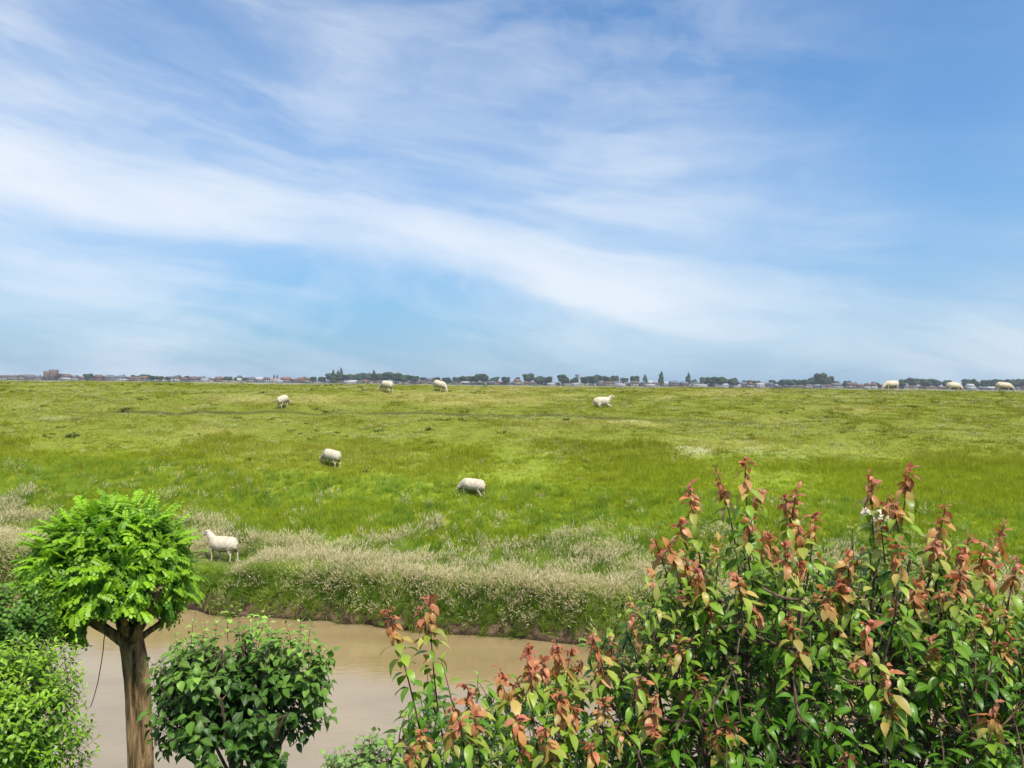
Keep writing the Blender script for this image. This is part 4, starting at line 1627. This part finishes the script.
def build_town():
    random.seed(21)
    fm = [simple('far_foliage', (0.024, 0.038, 0.014), .9, .05, .5, 4.0), simple('far_foliage_light', (0.055, 0.080, 0.028), .9, .05, .5, 4.0), simple('far_foliage_dark', (0.018, 0.030, 0.016), .9, .05, .4, 4.0)]
    tm = simple('far_trunk', (0.06, 0.045, 0.03))
    crowns = {k: [far_tree_mesh(100 + 7 * j + (50 if k == 'spire' else 0), k) for j in range(4)] for k in ('round', 'spire')}
    for k in crowns:
        for me in crowns[k]:
            me.materials.append(fm[0])
    W = Wood()
    W.tube([(0, 0, -.02), (0, 0, .2), (.01, 0, .5)], .035, .02, 6)
    trunk = W.mesh('far_trunk')
    trunk.materials.append(tm)
    trees = [  # px, width px, height px, kind
        (62, 13, 5, 'round'), (74, 8, 4, 'round'), (88, 8, 5.5, 'round'), (100, 8, 3.6, 'round'), (113, 10, 4.4, 'round'), (134, 6, 4.6, 'round'), (143, 12, 5.2, 'round'), (152, 9, 4.6, 'round'),
        (160, 7, 4.4, 'round'), (168, 6, 4.0, 'round'), (177, 9, 5, 'round'), (186, 7, 4.6, 'round'), (197, 6, 3.8, 'round'), (228, 7, 4.6, 'round'), (238, 6, 4.0, 'round'), (245, 6, 4.0, 'round'),
        (303, 6, 4.6, 'round'), (313, 7, 5.2, 'round'), (322, 8, 5.0, 'round'), (331, 11, 8.0, 'round'), (333, 4, 11, 'spire'), (338, 4, 10.5, 'spire'), (341, 4.4, 12.5, 'spire'), (338, 12, 7.5, 'round'), (348, 11, 7, 'round'),
        (358, 11, 8.6, 'round'), (366, 11, 8.6, 'round'), (374, 5, 11, 'spire'), (376, 13, 8.6, 'round'), (386, 14, 9.0, 'round'), (396, 13, 8.6, 'round'), (404, 11, 7.6, 'round'), (414, 10, 6.6, 'round'), (424, 8, 5.4, 'round'),
        (436, 9, 6.0, 'round'), (447, 9, 5.4, 'round'), (458, 9, 6.0, 'round'), (467, 11, 7.0, 'round'), (476, 11, 8.2, 'round'), (484, 10, 9.2, 'round'), (494, 9, 6.4, 'round'), (506, 8, 6.4, 'round'),
        (517, 6, 6.0, 'round'), (528, 10, 9.2, 'round'), (538, 10, 7.6, 'round'), (547, 10, 7.0, 'round'), (563, 11, 8.6, 'round'), (574, 8, 6.4, 'round'), (585, 9, 7.2, 'round'), (593, 10, 8.0, 'round'),
        (600, 10, 9.0, 'round'), (608, 9, 8.0, 'round'), (614, 9, 8.6, 'round'), (624, 8, 6.4, 'round'), (635, 9, 8.0, 'round'), (645, 4.5, 9.6, 'spire'), (661, 4.6, 12.5, 'spire'), (688, 4.6, 11.5, 'spire'), (694, 6, 6, 'round'),
        (704, 9, 7.6, 'round'), (712, 9, 8.2, 'round'), (720, 9, 8.2, 'round'), (727, 8, 7.0, 'round'), (733, 9, 7.8, 'round'), (748, 9, 5.8, 'round'), (756, 8, 5.6, 'round'),
        (773, 8, 6.4, 'round'), (782, 9, 7.0, 'round'), (790, 9, 7.2, 'round'), (799, 8, 6.2, 'round'), (806, 8, 6.6, 'round'), (814, 11, 10.0, 'round'), (821, 12, 12.0, 'round'), (828, 10, 10.0, 'round'), (836, 6, 5.6, 'round'), (847, 7, 6.4, 'round'),
        (876, 7, 5.6, 'round'), (902, 8, 8.2, 'round'), (913, 10, 8.8, 'round'), (925, 10, 8.8, 'round'), (936, 9, 8.4, 'round'), (946, 8, 7.6, 'round'), (966, 8, 8.4, 'round'), (975, 8, 8.4, 'round'), (985, 9, 7.8, 'round'), (993, 9, 8.4, 'round'),
        (1002, 9, 8.8, 'round'), (1011, 9, 9.2, 'round'), (1020, 9, 8.8, 'round'), (1030, 9, 8.0, 'round'), (1042, 9, 7.0, 'round'), (-8, 9, 5.0, 'round'), (-20, 9, 6.0, 'round')]
    marks = [(50, 'the twin tower blocks'), (239, 'the white gable'), (277, 'the twin-towered church'), (341, 'the tall poplar trio'), (374, 'the lone clump spire'),
             (484, 'the central tree hump'), (528, 'the lone round tree'), (577, 'the brown chimney tower'), (661, 'the tallest spire tree'), (688, 'the rightmost spire tree'), (821, 'the big dome-shaped tree')]
    ordn = ['first', 'second', 'third', 'fourth', 'fifth', 'sixth', 'seventh', 'eighth', 'ninth', 'tenth', 'eleventh', 'twelfth', 'thirteenth', 'fourteenth', 'fifteenth', 'sixteenth', 'seventeenth', 'eighteenth', 'nineteenth', 'twentieth']
    count = {}

    def label(kind, px):
        m = None
        for q, nm in marks:
            if px > q + .5:
                m = nm
        if m is None:
            key = (kind, 'L')
            count[key] = count.get(key, 0) + 1
            return '%s %s from the left end of the skyline' % (ordn[count[key] - 1], kind)
        key = (kind, m)
        count[key] = count.get(key, 0) + 1
        return '%s %s right of %s on the far skyline' % (ordn[count[key] - 1], kind, m)

    special = {(341, 'spire'): 'tallest right-hand poplar of the dark trio on the far skyline', (374, 'spire'): 'lone narrow spire tree rising from the broad dark clump left of centre',
               (484, 'round'): 'highest tree of the central dark hump on the far skyline', (528, 'round'): 'round dark tree standing alone just right of the picture centre on the skyline',
               (661, 'spire'): 'tallest single dark spire tree on the far skyline', (688, 'spire'): 'rightmost narrow dark spire tree on the far skyline', (821, 'round'): 'big dome-shaped dark tree, largest on the right skyline'}
    for i, (px, w, h, kind) in enumerate(sorted(trees)):
        Y = FY + random.uniform(-45, 60)
        wm, hm = w * 1.45 / F * Y, (h * 1.18 + .2) / F * Y
        o = empty('poplar_tree' if kind == 'spire' else 'far_tree', (far_x(px, Y), Y, BASEZ), random.uniform(0, 6.28))
        c = bpy.data.objects.new('crown', random.choice(crowns[kind]))
        t = bpy.data.objects.new('trunk', trunk)
        sx = wm / (.55 if kind == 'spire' else 1.0)
        for q in (c, t):
            COL.objects.link(q)
            q.parent = o
            q.scale = (sx, sx, hm / (1.02 if kind == 'spire' else .93))
        lab = special.get((px, kind)) or label('narrow dark tree' if kind == 'spire' else 'rounded dark tree', px)
        tag(o, lab, 'tree', 'trees of the far skyline')
    # houses
    roofs = {'brown': simple('roof_brown', (0.11, 0.065, 0.05)), 'red': simple('roof_red', (0.17, 0.075, 0.05)), 'grey': simple('roof_grey', (0.10, 0.105, 0.12)), 'pale': simple('roof_pale', (0.30, 0.31, 0.32))}
    walls = {'white': simple('wall_white', (0.40, 0.39, 0.36)), 'brick': simple('wall_brick', (0.13, 0.08, 0.06)), 'tan': simple('wall_tan', (0.22, 0.19, 0.15)), 'grey': simple('wall_grey', (0.17, 0.175, 0.19))}
    glass = simple('far_window', (0.04, 0.05, 0.06), .2, .5)

    def house(px, w, h, wall, roof, lab, cat='house', name='far_house', rz=0.0, roofshare=.45, Y=None, depth=9.0, gable=False, grp='houses of the far town', tower=False):
        Y = Y or FY - random.uniform(0, 30)
        W_, H = w / F * Y, h * 1.08 / F * Y
        o = empty(name, (far_x(px, Y), Y, BASEZ), rz)
        hw, hd = W_ / 2, depth / 2
        zw = H * (1 - roofshare)

        def box(x0, x1, y0, y1, z0, z1):
            V = [(x, y, z) for z in (z0, z1) for y in (y0, y1) for x in (x0, x1)]
            return V, [[0, 1, 3, 2][::-1], [4, 5, 7, 6], [0, 1, 5, 4], [2, 3, 7, 6][::-1], [0, 2, 6, 4][::-1], [1, 3, 7, 5]]
        V, Fq = box(-hw, hw, -hd, hd, -.3, zw)
        link('wall', mesh_np(name + '_wall', V, np.array(Fq)), o, [walls[wall]])
        ov = .35
        if roofshare > 0:
            if gable:
                V = [(-hw - ov, -hd - ov, zw - .1), (hw + ov, -hd - ov, zw - .1), (-hw - ov, hd + ov, zw - .1), (hw + ov, hd + ov, zw - .1), (0, -hd - ov, H), (0, hd + ov, H)]
                quads, tris = [[0, 4, 5, 2], [4, 1, 3, 5], [0, 2, 3, 1]], [[0, 1, 4], [3, 2, 5]]
            else:
                V = [(-hw - ov, -hd - ov, zw - .1), (hw + ov, -hd - ov, zw - .1), (-hw - ov, hd + ov, zw - .1), (hw + ov, hd + ov, zw - .1), (-hw - ov, 0, H), (hw + ov, 0, H)]
                quads, tris = [[0, 1, 5, 4], [3, 2, 4, 5], [0, 2, 3, 1]], [[0, 4, 2], [1, 3, 5]]
            r = link('roof', mesh_np(name + '_roof', V, [np.array(quads), np.array(tris)]), o, [roofs[roof]])
            if random.random() < .6 and not tower:
                V, Fq = box(hw * .3, hw * .3 + .8, -.4, .4, H - .8, H + .9)
                link('chimney', mesh_np('chimney', V, np.array(Fq)), r, [walls['brick']])
        nwin = max(2, int(W_ / 3.0))
        nf = max(1, int(zw / 2.9))
        for f_ in range(min(nf, 5)):
            for j in range(min(nwin, 6)):
                x = -hw + (j + .5) * W_ / min(nwin, 6)
                z = 1.0 + f_ * zw / nf
                V, Fq = box(x - .6, x + .6, -hd - .05, -hd + .05, z, min(z + 1.4, zw - .15))
                link('window', mesh_np('far_window', V, np.array(Fq)), o, [glass])
        tag(o, lab, cat, grp)

    house(47.8, 3.0, 8.4, 'brick', 'grey', 'left and lower one of the twin tower blocks on the far skyline', 'building', 'tower_block', 0, .0, grp='twin tower blocks', depth=12)
    house(53.8, 3.4, 9.8, 'brick', 'grey', 'right and taller one of the twin tower blocks on the far skyline', 'building', 'tower_block', 0, .0, grp='twin tower blocks', depth=12)
    house(577, 2.9, 10.2, 'brick', 'brown', 'brown square chimney tower standing above the skyline trees', 'tower', 'brick_tower', 0, .12, Y=FY + 8, depth=4.5, tower=True, grp=None)
    # church with two small towers
    o = empty('church', (far_x(277), FY - 5, BASEZ))
    for dx, hh in ((-1.6, 8.6), (1.6, 8.2)):
        bmv = Wood()
        hx = dx / F * FY
        Hh = hh / F * FY
        bmv.tube([(hx, 0, -.3), (hx, 0, Hh * .7)], 1.1, 1.1, 4)
        t = link('tower', bmv.mesh('church_tower'), o, [walls['brick']])
        bmv = Wood()
        bmv.tube([(hx, 0, Hh * .7), (hx, 0, Hh)], 1.7, .05, 4)
        link('spire', bmv.mesh('church_spire'), t, [roofs['grey']])
    V = [(x * .6, y * .6, z * .55) for x, y, z in [(-6, -5, -.3), (6, -5, -.3), (6, 5, -.3), (-6, 5, -.3), (-6, -5, 6), (6, -5, 6), (6, 5, 6), (-6, 5, 6), (-6, 0, 9), (6, 0, 9)]]
    link('nave', mesh_np('nave', V, [np.array([[0, 1, 5, 4], [2, 3, 7, 6], [4, 5, 9, 8], [6, 7, 8, 9]]), np.array([[5, 6, 9], [7, 4, 8]]), np.array([[1, 2, 6, 5], [3, 0, 4, 7]])]), o, [walls['tan']])
    tag(o, 'small twin-towered church rising over the left part of the far town', 'church')
    house(239.5, 2.6, 6.4, 'white', 'grey', 'narrow bright white gable house in the left part of the far town', 'house', 'far_house', 0, .3, Y=FY - 40, gable=True)
    # pale sheds and greenhouses by the water
    for (px, w, h, lab) in [(700, 13, 2.4, 'long low white shed at the water, right of the rightmost spire tree'), (722, 11, 3.4, 'white glasshouse at the water below the wooded hump, left one'),
                            (735, 10, 2.8, 'white glasshouse at the water below the wooded hump, right one'), (760, 6, 4.2, 'white pointed boat shed at the water left of the right-hand trees'),
                            (650, 9, 2.2, 'low pale shed at the water left of the tallest spire tree'), (620, 10, 2.4, 'low pale shed at the water right of the brown tower'),
                            (575, 7, 2.6, 'low white shed at the foot of the brown chimney tower'), (551, 8, 2.2, 'low white shed at the water left of the brown tower'),
                            (867, 5, 2.0, 'tiny bright white boathouse left of the leftmost right-hand sheep'), (874, 4, 2.0, 'tiny bright white boathouse beside the leftmost right-hand sheep'),
                            (970, 6, 5.4, 'white arched-front house between the two rightmost sheep'), (350, 12, 2.2, 'low pale shed at the water below the poplar trio'),
                            (205, 6, 3.0, 'low white house at the water left of the white gable'), (280, 5, 2.4, 'low white shed below the twin-towered church')]:
        house(px, w, h, 'white', 'pale', lab, 'shed', 'waterside_shed', 0, .4, Y=FY - 34 + random.uniform(-3, 3), grp='pale waterside buildings')
    avoid = [(44, 58), (237, 242), (574, 580), (273, 281)]
    px = -14.0
    names = {'brown': 'brown-roofed', 'red': 'red-roofed', 'grey': 'grey-roofed', 'pale': 'pale-roofed'}
    while px < 1040:
        w = random.uniform(4.0, 9.5)
        c = px + w / 2
        px += w * random.uniform(.95, 1.35)
        if any(a - w / 2 < c < b + w / 2 for a, b in avoid):
            continue
        wooded = (310 < c < 430) or (455 < c < 510) or (700 < c < 735) or (775 < c < 835) or (895 < c < 1025) or (520 < c < 560)
        h = random.uniform(2.4, 3.4) if wooded else random.uniform(3.6, 5.6)
        r = random.choices(['brown', 'red', 'grey', 'pale'], [4, 1.5, 4, .5])[0]
        wl = random.choices(['white', 'brick', 'tan', 'grey'], [3, 3, 2, 2])[0]
        house(c, w, h, wl, r, label(names[r] + ' house', c), rz=random.uniform(-.3, .3), roofshare=random.uniform(.4, .55), gable=random.random() < .25)
    # reed and scrub line at the water's edge
    LVm = fm[0]


build_weeds()
build_town()


# ------------------------------------------------------------------ air
def build_haze():
    m, T, out = material('haze')
    pv = T.node('ShaderNodeVolumePrincipled')
    pv.inputs['Color'].default_value = (0.72, 0.84, 1.0, 1)
    pv.inputs['Density'].default_value = HAZE
    pv.inputs['Anisotropy'].default_value = 0.0
    T.l.new(pv.outputs[0], out.inputs['Volume'])
    x, y0, y1, z0, z1 = 1500, -60, 1500, -2, 32
    V = [(a, b, c) for c in (z0, z1) for b in (y0, y1) for a in (-x, x)]
    Fq = [[0, 2, 3, 1], [4, 5, 7, 6], [0, 1, 5, 4], [2, 6, 7, 3], [0, 4, 6, 2], [1, 3, 7, 5]]
    o = link('haze', mesh_np('haze', V, np.array(Fq)), mats=[m])
    tag(o, 'thin bluish summer haze in the air', 'haze', kind='stuff')


HAZE = 0.00015
USE_HAZE = True
if USE_HAZE:
    build_haze()
